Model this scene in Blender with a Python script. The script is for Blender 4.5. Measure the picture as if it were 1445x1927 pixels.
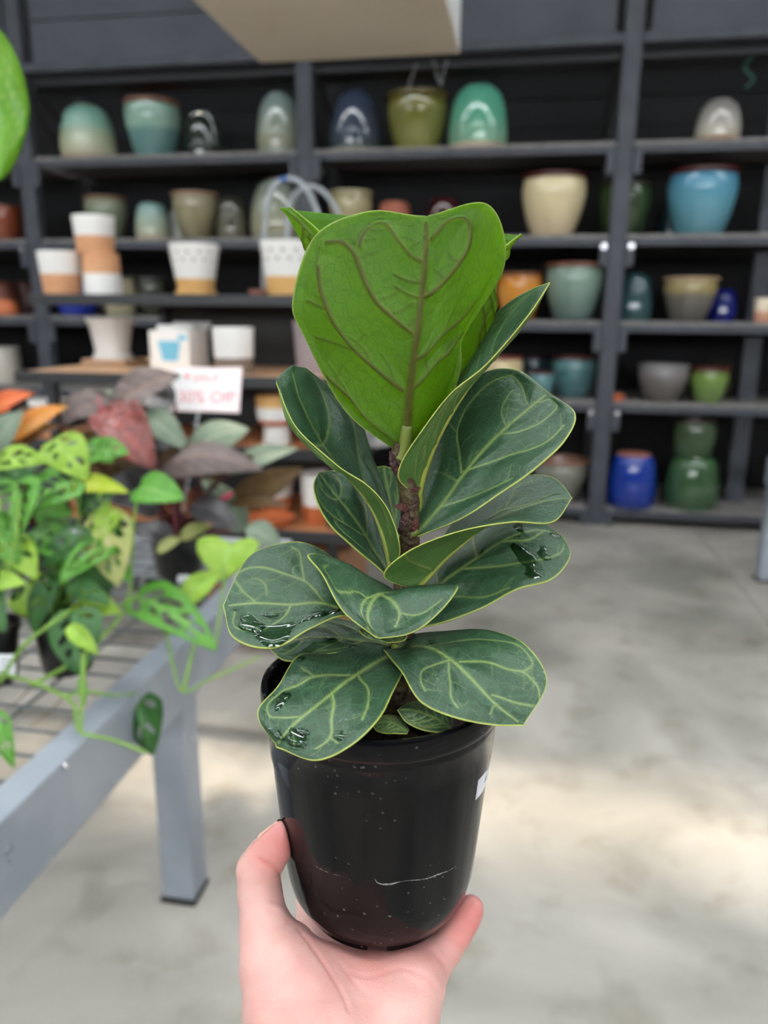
import bpy, bmesh, math, random
import numpy as np
from mathutils import Matrix, Vector

for o in list(bpy.data.objects):
    bpy.data.objects.remove(o, do_unlink=True)
scene = bpy.context.scene
COL = scene.collection
rnd = random.Random(7)

# ------------------------------------------------------------------ camera
# phone held at eye level, turned 10 degrees left of the building axis and 14.5 degrees down
F, CX, CY = 1447.0, 722.5, 963.5
CAM = np.array([0.0, 0.0, 1.45])
_p, _y, _r = math.radians(14.5), math.radians(10.0), math.radians(-0.5)
_f = np.array([-math.sin(_y) * math.cos(_p), math.cos(_y) * math.cos(_p), -math.sin(_p)])
_rt = np.array([math.cos(_y), math.sin(_y), 0.0])
_dn = np.cross(_f, _rt)
RT = math.cos(_r) * _rt + math.sin(_r) * _dn
DN = -math.sin(_r) * _rt + math.cos(_r) * _dn
FW = _f
cd = bpy.data.cameras.new('camera')
cam = bpy.data.objects.new('camera', cd)
COL.objects.link(cam)
cam.matrix_world = Matrix(((RT[0], -DN[0], -FW[0], CAM[0]), (RT[1], -DN[1], -FW[1], CAM[1]),
                           (RT[2], -DN[2], -FW[2], CAM[2]), (0, 0, 0, 1)))
cd.sensor_fit = 'VERTICAL'
cd.sensor_height = 24.0
cd.sensor_width = 18.0
cd.lens = F / 1927.0 * 24.0
cd.clip_start = 0.02
cd.clip_end = 200
cd.dof.use_dof = True
cd.dof.focus_distance = 0.352
cd.dof.aperture_fstop = 4.6
scene.camera = cam

# ------------------------------------------------------------------ light
world = bpy.data.worlds.new('sky')
scene.world = world
world.use_nodes = True
wn = world.node_tree.nodes
wl = world.node_tree.links
wn['Background'].inputs['Color'].default_value = (0.93, 0.97, 1.0, 1)
wn['Background'].inputs['Strength'].default_value = 13.0
sd = bpy.data.lights.new('sun', 'SUN')
sd.energy = 3.0
sd.angle = math.radians(5)
sd.color = (1.0, 0.84, 0.62)
sun = bpy.data.objects.new('sun', sd)
COL.objects.link(sun)
SUN_DIR = Vector((0.20, -0.15, -1.0))
sun.rotation_euler = SUN_DIR.to_track_quat('-Z', 'Y').to_euler()
try:
    cy = scene.cycles
    cy.max_bounces = 7; cy.diffuse_bounces = 3; cy.glossy_bounces = 3; cy.transmission_bounces = 6
    cy.caustics_reflective = False; cy.caustics_refractive = False
except Exception:
    pass
vs = scene.view_settings
vs.view_transform = 'Standard'
vs.look = 'None'
vs.exposure = 0.62
vs.gamma = 1.0
vs.use_curve_mapping = False

# ------------------------------------------------------------------ helpers
def at(x, y, dep):
    """point seen at (x, y) of the photograph, dep metres in front of the lens"""
    return CAM + dep * (RT * ((x - CX) / F) + DN * ((y - CY) / F) + FW)

def _ray(x, y):
    return RT * ((x - CX) / F) + DN * ((y - CY) / F) + FW

def onY(x, y, Y):
    d = _ray(x, y); return CAM + d * (Y / d[1])

def onZ(x, y, Z):
    d = _ray(x, y); return CAM + d * ((Z - CAM[2]) / d[2])

def onX(x, y, X):
    d = _ray(x, y); return CAM + d * (X / d[0])

def depth_of(p):
    return float(np.dot(np.asarray(p) - CAM, FW))

def link(o, parent=None):
    COL.objects.link(o)
    if parent is not None:
        o.parent = parent
        o.matrix_parent_inverse = parent.matrix_world.inverted() if False else Matrix.Translation(-Vector(parent.location))
    return o

def tag(o, label=None, cat=None, group=None, kind=None):
    if label: o['label'] = label
    if cat: o['category'] = cat
    if group: o['group'] = group
    if kind: o['kind'] = kind
    return o

def thing(name, loc, label, cat, group=None):
    o = bpy.data.objects.new(name, None)
    o.empty_display_size = 0.05
    o.location = Vector(loc)
    COL.objects.link(o)
    return tag(o, label, cat, group)

def mesh_obj(name, verts, faces, mats, parent=None, smooth=True, mi=None):
    me = bpy.data.meshes.new(name)
    me.from_pydata([tuple(map(float, v)) for v in verts], [], [tuple(map(int, f)) for f in faces])
    for m in (mats if isinstance(mats, (list, tuple)) else [mats]):
        me.materials.append(m)
    if smooth:
        me.polygons.foreach_set('use_smooth', [True] * len(me.polygons))
    if mi is not None:
        me.polygons.foreach_set('material_index', [int(i) for i in mi])
    me.update()
    return link(bpy.data.objects.new(name, me), parent)

class MB:
    """collects boxes, tubes and lathes into one mesh"""
    def __init__(s): s.v = []; s.f = []; s.m = []
    def add(s, v, f, mi=0):
        n = len(s.v); s.v += [tuple(map(float, p)) for p in v]; s.f += [tuple(int(i) + n for i in q) for q in f]; s.m += [mi] * len(f)
        return s
    def box(s, lo, hi, mi=0, bev=0.0):
        x0, y0, z0 = lo; x1, y1, z1 = hi
        if bev <= 0:
            v = [(x0, y0, z0), (x1, y0, z0), (x1, y1, z0), (x0, y1, z0), (x0, y0, z1), (x1, y0, z1), (x1, y1, z1), (x0, y1, z1)]
            f = [(0, 3, 2, 1), (4, 5, 6, 7), (0, 1, 5, 4), (1, 2, 6, 5), (2, 3, 7, 6), (3, 0, 4, 7)]
            return s.add(v, f, mi)
        bm = bmesh.new()
        bmesh.ops.create_cube(bm, size=1)
        for q in bm.verts:
            q.co = Vector(((x0 + x1) / 2 + q.co.x * (x1 - x0), (y0 + y1) / 2 + q.co.y * (y1 - y0), (z0 + z1) / 2 + q.co.z * (z1 - z0)))
        bmesh.ops.bevel(bm, geom=list(bm.edges), offset=bev, segments=2, affect='EDGES', profile=0.5)
        bm.verts.index_update()
        s.add([q.co for q in bm.verts], [[q.index for q in fc.verts] for fc in bm.faces], mi)
        bm.free(); return s
    def tube(s, pts, rad, seg=8, mi=0, n=None, cap=True):
        P = np.array(pts, float)
        R = np.array([rad] * len(P), float) if np.isscalar(rad) else np.array(rad, float)
        if n:
            P = cr(P, n); R = cr(R[:, None], n)[:, 0]
        T = np.gradient(P, axis=0); T /= np.linalg.norm(T, axis=1)[:, None] + 1e-12
        up = np.array([0, 0, 1.0]) if abs(T[0][2]) < .9 else np.array([1.0, 0, 0])
        a = np.cross(T[0], up); a /= np.linalg.norm(a)
        v = []
        for i in range(len(P)):
            a = a - T[i] * np.dot(a, T[i]); a /= np.linalg.norm(a) + 1e-12
            b = np.cross(T[i], a)
            for k in range(seg):
                t = 2 * math.pi * k / seg
                v.append(P[i] + R[i] * (math.cos(t) * a + math.sin(t) * b))
        f = []
        for i in range(len(P) - 1):
            for k in range(seg):
                k2 = (k + 1) % seg
                f.append((i * seg + k, i * seg + k2, (i + 1) * seg + k2, (i + 1) * seg + k))
        if cap:
            f.append(tuple(range(seg))[::-1]); f.append(tuple((len(P) - 1) * seg + k for k in range(seg)))
        return s.add(v, f, mi)
    def lathe(s, prof, c=(0, 0, 0), seg=40, mi=0, wob=None, close=False):
        v = []; f = []
        n = len(prof)
        for i, (r, z) in enumerate(prof):
            for k in range(seg):
                t = 2 * math.pi * k / seg
                rr = r * (1 + (wob(t, z) if wob else 0))
                v.append((c[0] + rr * math.cos(t), c[1] + rr * math.sin(t), c[2] + z))
        for i in range(n - 1):
            for k in range(seg):
                k2 = (k + 1) % seg
                f.append((i * seg + k, i * seg + k2, (i + 1) * seg + k2, (i + 1) * seg + k))
        return s.add(v, f, mi)
    def build(s, name, mats, parent=None, smooth=False):
        o = mesh_obj(name, s.v, s.f, mats, parent, smooth, s.m if isinstance(mats, (list, tuple)) else None)
        return o

def auto(o, ang=35):
    me = o.data
    me.polygons.foreach_set('use_smooth', [True] * len(me.polygons))
    me.set_sharp_from_angle(angle=math.radians(ang))
    return o

def cr(P, n):
    """Catmull-Rom through the rows of P (first axis), n samples"""
    P = np.asarray(P, float)
    k = len(P)
    Q = np.concatenate([(2 * P[0] - P[1])[None], P, (2 * P[-1] - P[-2])[None]])
    t = np.linspace(0, k - 1, n)
    i = np.minimum(t.astype(int), k - 2)
    u = (t - i).reshape((-1,) + (1,) * (P.ndim - 1))
    a, b, c, d = Q[i], Q[i + 1], Q[i + 2], Q[i + 3]
    return 0.5 * (2 * b + (c - a) * u + (2 * a - 5 * b + 4 * c - d) * u ** 2 + (3 * b - a - 3 * c + d) * u ** 3)

def lin(c):
    """sRGB 0-255 to linear"""
    return tuple((x / 255 / 12.92) if x / 255 <= .04045 else ((x / 255 + .055) / 1.055) ** 2.4 for x in c)

_mc = {}
def mat(name, rgb, rough=.5, metal=0., spec=.5, rgb2=None, nscale=6., bump=0., bscale=40., coat=0., coord='Object', stretch=None):
    if name in _mc: return _mc[name]
    m = bpy.data.materials.new(name); m.use_nodes = True
    nt = m.node_tree; N = nt.nodes; L = nt.links
    b = N['Principled BSDF']
    c1 = lin(rgb)
    b.inputs['Base Color'].default_value = (*c1, 1)
    b.inputs['Roughness'].default_value = rough
    b.inputs['Metallic'].default_value = metal
    b.inputs['Specular IOR Level'].default_value = spec
    b.inputs['Coat Weight'].default_value = coat
    b.inputs['Coat Roughness'].default_value = .06
    if rgb2 is not None or bump:
        tc = N.new('ShaderNodeTexCoord')
        src = tc.outputs[coord]
        if stretch:
            mp = N.new('ShaderNodeMapping'); mp.inputs['Scale'].default_value = stretch
            L.new(src, mp.inputs['Vector']); src = mp.outputs['Vector']
    if rgb2 is not None:
        nz = N.new('ShaderNodeTexNoise'); nz.inputs['Scale'].default_value = nscale; nz.inputs['Detail'].default_value = 6
        L.new(src, nz.inputs['Vector'])
        rp = N.new('ShaderNodeValToRGB')
        rp.color_ramp.elements[0].position = .36; rp.color_ramp.elements[1].position = .64
        rp.color_ramp.elements[0].color = (*c1, 1); rp.color_ramp.elements[1].color = (*lin(rgb2), 1)
        L.new(nz.outputs['Fac'], rp.inputs['Fac']); L.new(rp.outputs['Color'], b.inputs['Base Color'])
    if bump:
        n2 = N.new('ShaderNodeTexNoise'); n2.inputs['Scale'].default_value = bscale; n2.inputs['Detail'].default_value = 4
        L.new(src, n2.inputs['Vector'])
        bp = N.new('ShaderNodeBump'); bp.inputs['Strength'].default_value = bump; bp.inputs['Distance'].default_value = .01
        L.new(n2.outputs['Fac'], bp.inputs['Height']); L.new(bp.outputs['Normal'], b.inputs['Normal'])
    _mc[name] = m
    return m

def glaze(name, stops, rough=.14, nz=.06, spec=.8):
    """fired glaze: colours run down the pot, stops = [(height 0..1, rgb), ...]"""
    if name in _mc: return _mc[name]
    m = bpy.data.materials.new(name); m.use_nodes = True
    nt = m.node_tree; N = nt.nodes; L = nt.links
    b = N['Principled BSDF']; b.inputs['Roughness'].default_value = rough; b.inputs['Specular IOR Level'].default_value = spec
    tc = N.new('ShaderNodeTexCoord'); sp = N.new('ShaderNodeSeparateXYZ'); L.new(tc.outputs['Generated'], sp.inputs['Vector'])
    n1 = N.new('ShaderNodeTexNoise'); n1.inputs['Scale'].default_value = 5; n1.inputs['Detail'].default_value = 5
    L.new(tc.outputs['Generated'], n1.inputs['Vector'])
    ma = N.new('ShaderNodeMath'); ma.operation = 'MULTIPLY_ADD'; ma.inputs[1].default_value = nz * 2; ma.inputs[2].default_value = -nz
    L.new(n1.outputs['Fac'], ma.inputs[0])
    ad = N.new('ShaderNodeMath'); ad.operation = 'ADD'; L.new(sp.outputs['Z'], ad.inputs[0]); L.new(ma.outputs[0], ad.inputs[1])
    rp = N.new('ShaderNodeValToRGB'); el = rp.color_ramp.elements
    for i, (p, c) in enumerate(stops):
        e = el[i] if i < 2 else el.new(p)
        e.position = p; e.color = (*lin(c), 1)
    if len(stops) == 1:
        el[1].color = (*lin(stops[0][1]), 1)
    L.new(ad.outputs[0], rp.inputs['Fac']); L.new(rp.outputs['Color'], b.inputs['Base Color'])
    _mc[name] = m
    return m

def text_mesh(body, size):
    cu = bpy.data.curves.new('lettering', 'FONT'); cu.body = body; cu.size = size; cu.align_x = 'LEFT'
    cu.resolution_u = 3
    ob = bpy.data.objects.new('lettering', cu); COL.objects.link(ob)
    dg = bpy.context.evaluated_depsgraph_get()
    me = ob.evaluated_get(dg).to_mesh()
    V = np.array([v.co[:] for v in me.vertices]); Fc = [tuple(p.vertices) for p in me.polygons]
    ob.evaluated_get(dg).to_mesh_clear()
    bpy.data.objects.remove(ob, do_unlink=True); bpy.data.curves.remove(cu)
    return V, Fc
# ------------------------------------------------------------------ the setting
def concrete():
    m = bpy.data.materials.new('concrete'); m.use_nodes = True
    nt = m.node_tree; N = nt.nodes; L = nt.links; b = N['Principled BSDF']
    tc = N.new('ShaderNodeTexCoord')
    def noise(s, d, w=0.):
        n = N.new('ShaderNodeTexNoise'); n.inputs['Scale'].default_value = s; n.inputs['Detail'].default_value = d
        n.inputs['Distortion'].default_value = w; L.new(tc.outputs['Object'], n.inputs['Vector']); return n
    r1 = N.new('ShaderNodeValToRGB'); r1.color_ramp.elements[0].position = .33; r1.color_ramp.elements[1].position = .66
    r1.color_ramp.elements[0].color = (*lin((132, 129, 122)), 1); r1.color_ramp.elements[1].color = (*lin((174, 169, 160)), 1)
    L.new(noise(1.7, 8, .6).outputs['Fac'], r1.inputs['Fac'])
    r2 = N.new('ShaderNodeValToRGB'); r2.color_ramp.elements[0].position = .30; r2.color_ramp.elements[1].position = .46
    r2.color_ramp.elements[0].color = (.72, .69, .64, 1); r2.color_ramp.elements[1].color = (1, 1, 1, 1)
    L.new(noise(5.5, 10, .3).outputs['Fac'], r2.inputs['Fac'])
    mx = N.new('ShaderNodeMix'); mx.data_type = 'RGBA'; mx.blend_type = 'MULTIPLY'; mx.inputs['Factor'].default_value = .8
    L.new(r1.outputs['Color'], mx.inputs[6]); L.new(r2.outputs['Color'], mx.inputs[7])
    L.new(mx.outputs[2], b.inputs['Base Color'])
    b.inputs['Roughness'].default_value = .62; b.inputs['Specular IOR Level'].default_value = .35
    bp = N.new('ShaderNodeBump'); bp.inputs['Strength'].default_value = .15; bp.inputs['Distance'].default_value = .004
    L.new(noise(60, 5).outputs['Fac'], bp.inputs['Height']); L.new(bp.outputs['Normal'], b.inputs['Normal'])
    return m
M_conc = concrete()
fl = MB()
# slabs with saw-cut joints between them
xs = [-8, -4.75, -1.75, 1.25, 4.25, 8]; ys = [-6, -2.9, .1, 6.5]
for i in range(len(xs) - 1):
    for j in range(len(ys) - 1):
        fl.box((xs[i] + .003, ys[j] + .003, -.12), (xs[i + 1] - .003, ys[j + 1] - .003, 0))
fl.box((-8, -6, -.2), (8, 6.5, -.012))
tag(fl.build('floor', M_conc), 'worn grey concrete floor with faint stains and saw-cut joints', None, None, 'structure')

M_wall = mat('black_wall_paint', (17, 17, 19), .85, rgb2=(23, 23, 26), nscale=3)
w = MB()
for k in range(24):        # painted block courses with recessed joints
    w.box((-8, 6.42, k * .2 + .004), (8, 6.55, k * .2 + .196))
w.box((-8, 6.435, 0), (8, 6.6, 4.8))
tag(w.build('wall_back', M_wall), 'dark painted block wall behind the pot shelves', None, None, 'structure')

# unseen roof; narrow skylight gaps placed to steer sun and keep fig shaded
M_roof = mat('roof_sheet', (150, 150, 150), .7)
c = MB()
RZ = 4.8
for (y0, y1) in ((-6.2, -2.9), (-2.5, -.40), (.02, 2.6), (3.02, 5.95), (6.15, 6.6)):
    c.box((-8.2, y0, RZ), (8.2, y1, RZ + .12))
for x in (-8.1, -5.4, -2.7, 0, 2.7, 5.4, 8.1):
    c.box((x - .07, -6, RZ - .25), (x + .07, 6.6, RZ))
tag(c.build('ceiling', M_roof), 'unseen grey roof, narrow skylight strips placed for the light between steel beams', None, None, 'structure')
M_side = mat('side_wall_paint', (128, 130, 130), .8)
tag(MB().box((-8.2, -6.2, 0), (-8, 6.6, RZ)).build('wall_left', M_side), 'plain grey side wall', None, None, 'structure')
tag(MB().box((8, -6.2, 0), (8.2, 6.6, RZ)).build('wall_right', M_side), 'plain grey side wall', None, None, 'structure')
# unseen wall behind the viewer, added dark for the pot reflection, with high windows
M_rear = mat('dark_rear_wall', (64, 66, 68), .8)
w = MB()
WX = [(-6.2, -4.6), (-3.4, -1.8), (-.6, 1.0), (2.2, 3.8), (5.0, 6.6)]
w.box((-8, -6.2, 0), (8, -6, 2.3)); w.box((-8, -6.2, 3.5), (8, -6, RZ))
xe = -8
for (xa, xb) in WX:
    w.box((xe, -6.2, 2.3), (xa, -6, 3.5)); xe = xb
w.box((xe, -6.2, 2.3), (8, -6, 3.5))
tag(w.build('wall_front', M_rear), 'unseen dark grey wall added far behind the viewer for dark reflections, with a row of windows', None, None, 'structure')
M_sash = mat('window_sash', (90, 92, 94), .5)
for i, (xa, xb) in enumerate(WX):
    f_ = MB()
    xm = (xa + xb) / 2
    f_.box((xm - .03, -6.14, 2.3), (xm + .03, -6.06, 3.5)); f_.box((xa, -6.14, 2.87), (xb, -6.06, 2.93))
    tag(f_.build('window_%d' % (i + 1), M_sash), 'high window with a cross bar in the wall behind the viewer', None, None, 'structure')

# ------------------------------------------------------------------ black steel shelving along the wall
M_steel = mat('black_steel', (60, 63, 71), .5, spec=.4, rgb2=(70, 73, 81), nscale=9)
M_board = mat('black_shelf_board', (112, 109, 107), .45, spec=.5, rgb2=(136, 132, 128), nscale=14, stretch=(1, 6, 1))
M_panel = mat('dark_panel_board', (76, 79, 88), .65, rgb2=(66, 69, 77), nscale=2.5)
M_bolt = mat('zinc_bolt', (200, 200, 205), .25, metal=1)
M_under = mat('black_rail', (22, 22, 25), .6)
PX = [-5.71, -3.63, -1.535, 0.565, 2.65]
FY = 5.48
SHELF = [2.52, 1.96, 1.41, .875, .13]
rack = thing('shelving_rack', (-1.5, 5.9, 0), 'long black steel shelving rack along the back wall, full of pots', 'shelf')
for x in PX:
    MB().box((x - .055, FY, 0), (x + .055, FY + .09, 4.1), bev=.006).build('post', M_steel, rack)
    MB().box((x - .05, 6.28, 0), (x + .05, 6.36, 3.1), bev=.004).build('rear_post', M_under, rack)
for i in range(len(PX) - 1):
    xa, xb = PX[i] + .058, PX[i + 1] - .058
    xm = (xa + xb) / 2
    for z in SHELF:
        n = 4
        for k in range(n):       # each deck is four boards laid lengthwise
            ya = FY + .02 + k * .215
            MB().box((xa, ya, z - .022), (xb, ya + .209, z), bev=.003).build('shelf_board', M_board, rack)
        MB().box((xa, FY + .012, z - .07), (xb, FY + .045, z - .024), bev=.004).build('shelf_rail', M_steel, rack)
        MB().box((xa, 6.25, z - .085), (xb, 6.278, z - .03)).build('shelf_rail', M_under, rack)
        for xx, sgn in ((xa, 1), (xb, -1)):
            x0, x1 = sorted((xx, xx + sgn * .05))
            br = MB().box((x0, FY - .012, z - .2), (x1, FY + .01, z - .035), bev=.004).build('bracket', M_steel, rack)
            if z in (1.96, .875):
                bo = MB()
                bo.tube([(xx + sgn * .028, FY - .012, z - .075), (xx + sgn * .028, FY - .024, z - .075)], .019, 10)
                bo.tube([(xx + sgn * .028, FY - .024, z - .075), (xx + sgn * .028, FY - .03, z - .075)], .010, 8)
                auto(bo.build('bolt', M_bolt, br))
    # mid-bay rear support, standing on the bottom shelf
    if i == 3:
        for (za, zb) in ((.13, .79), (.875, 1.325), (1.41, 1.875), (1.96, 2.435), (2.52, 3.0)):
            MB().box((xm - .095, 5.84, za), (xm + .02, 5.92, zb), bev=.005).build('support_post', M_steel, rack)
    # top beam and the panels above it
    MB().box((xa, FY - .01, 3.07), (xb, FY + .06, 3.125), bev=.005).build('top_beam', M_steel, rack)
    MB().box((xa, FY + .06, 3.0), (xb, 5.80, 3.03)).build('shade_strip', M_under, rack)  # added dark strip standing in for the shade under the beam
    for za, zb in ((3.15, 3.40), (3.408, 3.72), (3.728, 4.08)):
        MB().box((xa + .05, FY + .05, za), (xb - .05, FY + .075, zb), bev=.003).build('panel', M_panel, rack)
    MB().box((xa + .02, FY + .045, 3.13), (xb - .02, FY + .1, 3.15)).build('panel_trim', M_panel, rack)
    # brace below the top beam at each end of the top bay
    MB().tube([(xa + .02, FY + .1, 2.98), (xa + .02, 6.26, 2.60)], .02, 6).build('brace', M_under, rack)
    MB().tube([(xb - .02, FY + .1, 2.98), (xb - .02, 6.26, 2.60)], .02, 6).build('brace', M_under, rack)
# ------------------------------------------------------------------ glazed pots on the rack
def prof_up(rt, rb, h, lip, belly, thick=.012):
    P = [(0, .0), (rb * .9, 0), (rb, .006)]
    n = 22
    for k in range(1, n + 1):
        t = k / n
        r = rb + (rt - lip * .3 - rb) * (t ** belly if belly < 1 else 1 - (1 - t) ** belly)
        r *= 1 - .085 * max(0., (t - .74) / .26) ** 1.5
        P.append((r, .006 + (h * .93 - .006) * t))
    return P, [((rt - lip) * .93, h * .928), (rt - lip * .2, h * .935), (rt, h * .955), (rt, h * .985), (rt - .004, h), (rt - lip - thick * .5, h),
               (rt - lip - thick, h * .98), (rt - lip - thick, h * .9), ((rb + rt) / 2 - thick - lip, h * .45), (rb * .8, h * .12), (0, h * .12)]

def prof_inv(rt, rb, h):
    """pot standing upside down on its rim: rb = widest radius near the bottom, rt = foot radius on top"""
    P = [(rb * .86, 0), (rb * .93, 0), (rb * .95, h * .03), (rb * .95, h * .07)]
    n = 16
    for k in range(n + 1):
        t = k / n
        s = math.sin(math.pi * .5 * t ** 1.15)
        r = rt + (rb - rt) * math.sqrt(max(0, 1 - t ** 2.1)) if t < 1 else rt
        r = min(r, rb * (.965 + .035 * math.sin(min(1, t * 3.2) * math.pi / 2)))
        P.append((r, h * (.08 + .90 * t)))
    P += [(rt * .96, h), (rt * .8, h), (rt * .75, h * .975), (0, h * .975)]
    return P

POTN = [0]
def pot(label, kind, cx, yb, yt, wt, wb, Y, z, stops, rim=None, foot=None, belly=1.8, name=None, rough=.085, lip=None, group=None, seg=44, ribs=0):
    b = onY(cx, yb, Y); dep = depth_of((b[0], Y, z)); s = dep / F
    rt, rb = wt * s / 2, wb * s / 2
    rmax = max(rt, rb)
    c = (float(b[0]), Y, z)
    ztop = onY(cx, yt, Y - rt if z > 1.3 else Y + rt)[2]
    h = float(ztop - z)
    POTN[0] += 1
    nm = name or ('planter' if kind == 'up' else 'upturned_planter')
    t = thing(nm, c, label, 'pot', group)
    mname = 'glaze_%d' % POTN[0]
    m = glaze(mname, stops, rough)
    wob = (lambda th, zz: .006 * math.sin(zz / h * ribs * 6.283)) if ribs else None
    if kind == 'up':
        lp = lip if lip is not None else rt * .07
        P, Rm = prof_up(rt, rb, h, lp, belly)
        if rim is None:
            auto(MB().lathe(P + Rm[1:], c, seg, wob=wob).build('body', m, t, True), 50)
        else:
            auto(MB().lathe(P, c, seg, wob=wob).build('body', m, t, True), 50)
            auto(MB().lathe(Rm, c, seg).build('rim', mat('rim_%s' % '_'.join(map(str, rim)), rim, .2), t, True), 50)
    else:
        P = prof_inv(rt, rb, h)
        # denser rings so that ribs show
        if ribs:
            Q = np.array(P[4:-4]); Q = cr(Q, 60); P = P[:4] + [tuple(q) for q in Q] + P[-4:]
        auto(MB().lathe(P[3:-4] if True else P, c, seg, wob=wob).build('body', m, t, True), 50)
        auto(MB().lathe(P[:4], c, seg).build('rim', mat('rim_%s' % '_'.join(map(str, rim)), rim, .3) if rim else m, t, True), 50)
        fm = mat('foot_%s' % '_'.join(map(str, foot)), foot, .8) if foot else m
        auto(MB().lathe(P[-5:], c, seg).build('foot', fm, t, True), 50)
    return t

CEL, CRM, TEAL = (128, 168, 152), (176, 172, 146), (96, 140, 136)
OLV, KHA, SAGE = (122, 120, 58), (150, 142, 112), (122, 130, 108)
DRED, TERR = (70, 28, 26), (158, 84, 56)
A, B, C_, D, E_ = SHELF
pt = 'pots on the rack by the wall'
pot('ribbed celadon egg-shaped pot upside down, first on the top shelf by the left post', 'inv', 168, 290, 194, 50, 103, 5.70, A, [(0, CRM), (.38, (160, 170, 140)), (.62, CEL), (1, (110, 152, 140))], (150, 130, 110), ribs=12, group=pt)
pot('teal glazed pot standing upright on the top shelf between two upturned pots', 'up', 291, 284, 178, 108, 68, 5.72, A, [(0, (86, 122, 122)), (.5, (96, 136, 132)), (.6, (140, 172, 156)), (1, (132, 165, 150))], (120, 84, 68), belly=1.5, group=pt)
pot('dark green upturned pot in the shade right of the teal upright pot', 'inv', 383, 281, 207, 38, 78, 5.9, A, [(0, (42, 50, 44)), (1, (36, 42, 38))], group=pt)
pot('tall pale celadon upturned pot against the middle post on the top shelf', 'inv', 527, 277, 172, 40, 86, 5.68, A, [(0, (150, 148, 124)), (.5, (136, 146, 134)), (1, (120, 140, 140))], group=pt)
pot('slate blue upturned pot right of the middle post on the top shelf', 'inv', 668, 271, 168, 44, 98, 5.72, A, [(0, (70, 78, 84)), (.25, (60, 70, 86)), (1, (52, 62, 82))], (130, 125, 110), group=pt)
pot('olive green pot standing upright on the top shelf under the hanging sign', 'up', 784, 268, 164, 117, 76, 5.72, A, [(0, (128, 128, 66)), (.8, OLV), (1, (92, 76, 34))], group=pt, belly=1.7)
pot('bright jade green upturned pot with cream rim on the top shelf', 'inv', 898, 266, 157, 58, 112, 5.70, A, [(0, (140, 178, 150)), (.45, (96, 170, 142)), (1, (84, 160, 136))], (196, 176, 150), group=pt)
pot('small white and grey upturned pot alone on the top shelf at far right', 'inv', 1350, 247, 185, 42, 82, 5.62, A, [(0, (186, 178, 160)), (.5, (160, 156, 150)), (1, (120, 116, 116))], (150, 110, 80), group=pt)

pot('rust brown pot on the second shelf at the left picture edge', 'up', 12, 447, 384, 58, 40, 5.66, B, [(0, (120, 58, 36)), (1, (132, 66, 40))], group=pt)
pot('darker rust brown pot beside the left post on the second shelf', 'up', 42, 447, 386, 40, 30, 5.86, B, [(0, (84, 42, 32)), (1, (92, 46, 34))], group=pt)
pot('sage green pot upright on the second shelf behind the stacked white pots', 'up', 203, 447, 366, 80, 52, 5.72, B, [(0, (98, 104, 84)), (.8, SAGE), (1, (128, 128, 106))], (120, 92, 72), group=pt)
pot('small celadon upturned pot on the second shelf', 'inv', 288, 449, 381, 42, 62, 5.66, B, [(0, CRM), (.5, (150, 168, 152)), (1, (104, 142, 142))], (170, 150, 130), group=pt)
pot('pale upturned pot half hidden behind the khaki pot', 'inv', 340, 447, 392, 26, 52, 5.84, B, [(0, (150, 150, 140)), (1, (130, 134, 126))], group=pt)
pot('khaki upright pot on the second shelf above the dotted pot', 'up', 370, 447, 358, 88, 50, 5.66, B, [(0, (112, 104, 80)), (.5, (140, 130, 100)), (1, (150, 142, 116))], (150, 120, 96), group=pt, belly=1.4)
pot('dark bronze upturned pot right of the khaki pot', 'inv', 438, 447, 372, 34, 62, 5.70, B, [(0, (96, 92, 74)), (1, (54, 54, 46))], group=pt)
pot('tall grey celadon upturned pot behind the clear plastic hoops', 'inv', 526, 445, 335, 46, 108, 5.68, B, [(0, (150, 144, 116)), (.5, (136, 140, 122)), (1, (110, 118, 112))], group=pt)
pot('sandy beige pot upright just right of the middle post', 'up', 660, 443, 355, 82, 56, 5.72, B, [(0, (164, 152, 112)), (1, (170, 160, 124))], group=pt)
pot('small terracotta pot peeking over the big fig leaf', 'inv', 742, 443, 378, 46, 64, 5.76, B, [(0, (150, 80, 60)), (1, (160, 88, 66))], rough=.7, group=pt)
pot('dark oxblood upturned pot right of the small terracotta pot', 'inv', 834, 441, 371, 40, 70, 5.74, B, [(0, (64, 24, 24)), (1, (58, 22, 24))], group=pt)
pot('large cream glazed pot with dark red rim on the second shelf', 'up', 1038, 438, 320, 124, 76, 5.70, B, [(0, (196, 176, 146)), (.5, (214, 198, 158)), (1, (222, 206, 164))], DRED, group=pt)
pot('dark green upright pot behind the right post', 'up', 1171, 432, 340, 102, 66, 5.78, B, [(0, (44, 62, 36)), (.9, (52, 74, 40)), (1, (50, 36, 26))], group=pt)
pot('large sky blue glazed pot with dark red rim on the second shelf', 'up', 1314, 428, 311, 130, 84, 5.68, B, [(0, (82, 128, 142)), (.5, (92, 150, 166)), (1, (84, 146, 176))], DRED, group=pt)
pot('deep teal upturned pot half hidden left of the sky blue pot', 'inv', 1262, 430, 385, 30, 54, 6.1, B, [(0, (30, 58, 66)), (1, (26, 50, 58))], group=pt)

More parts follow.
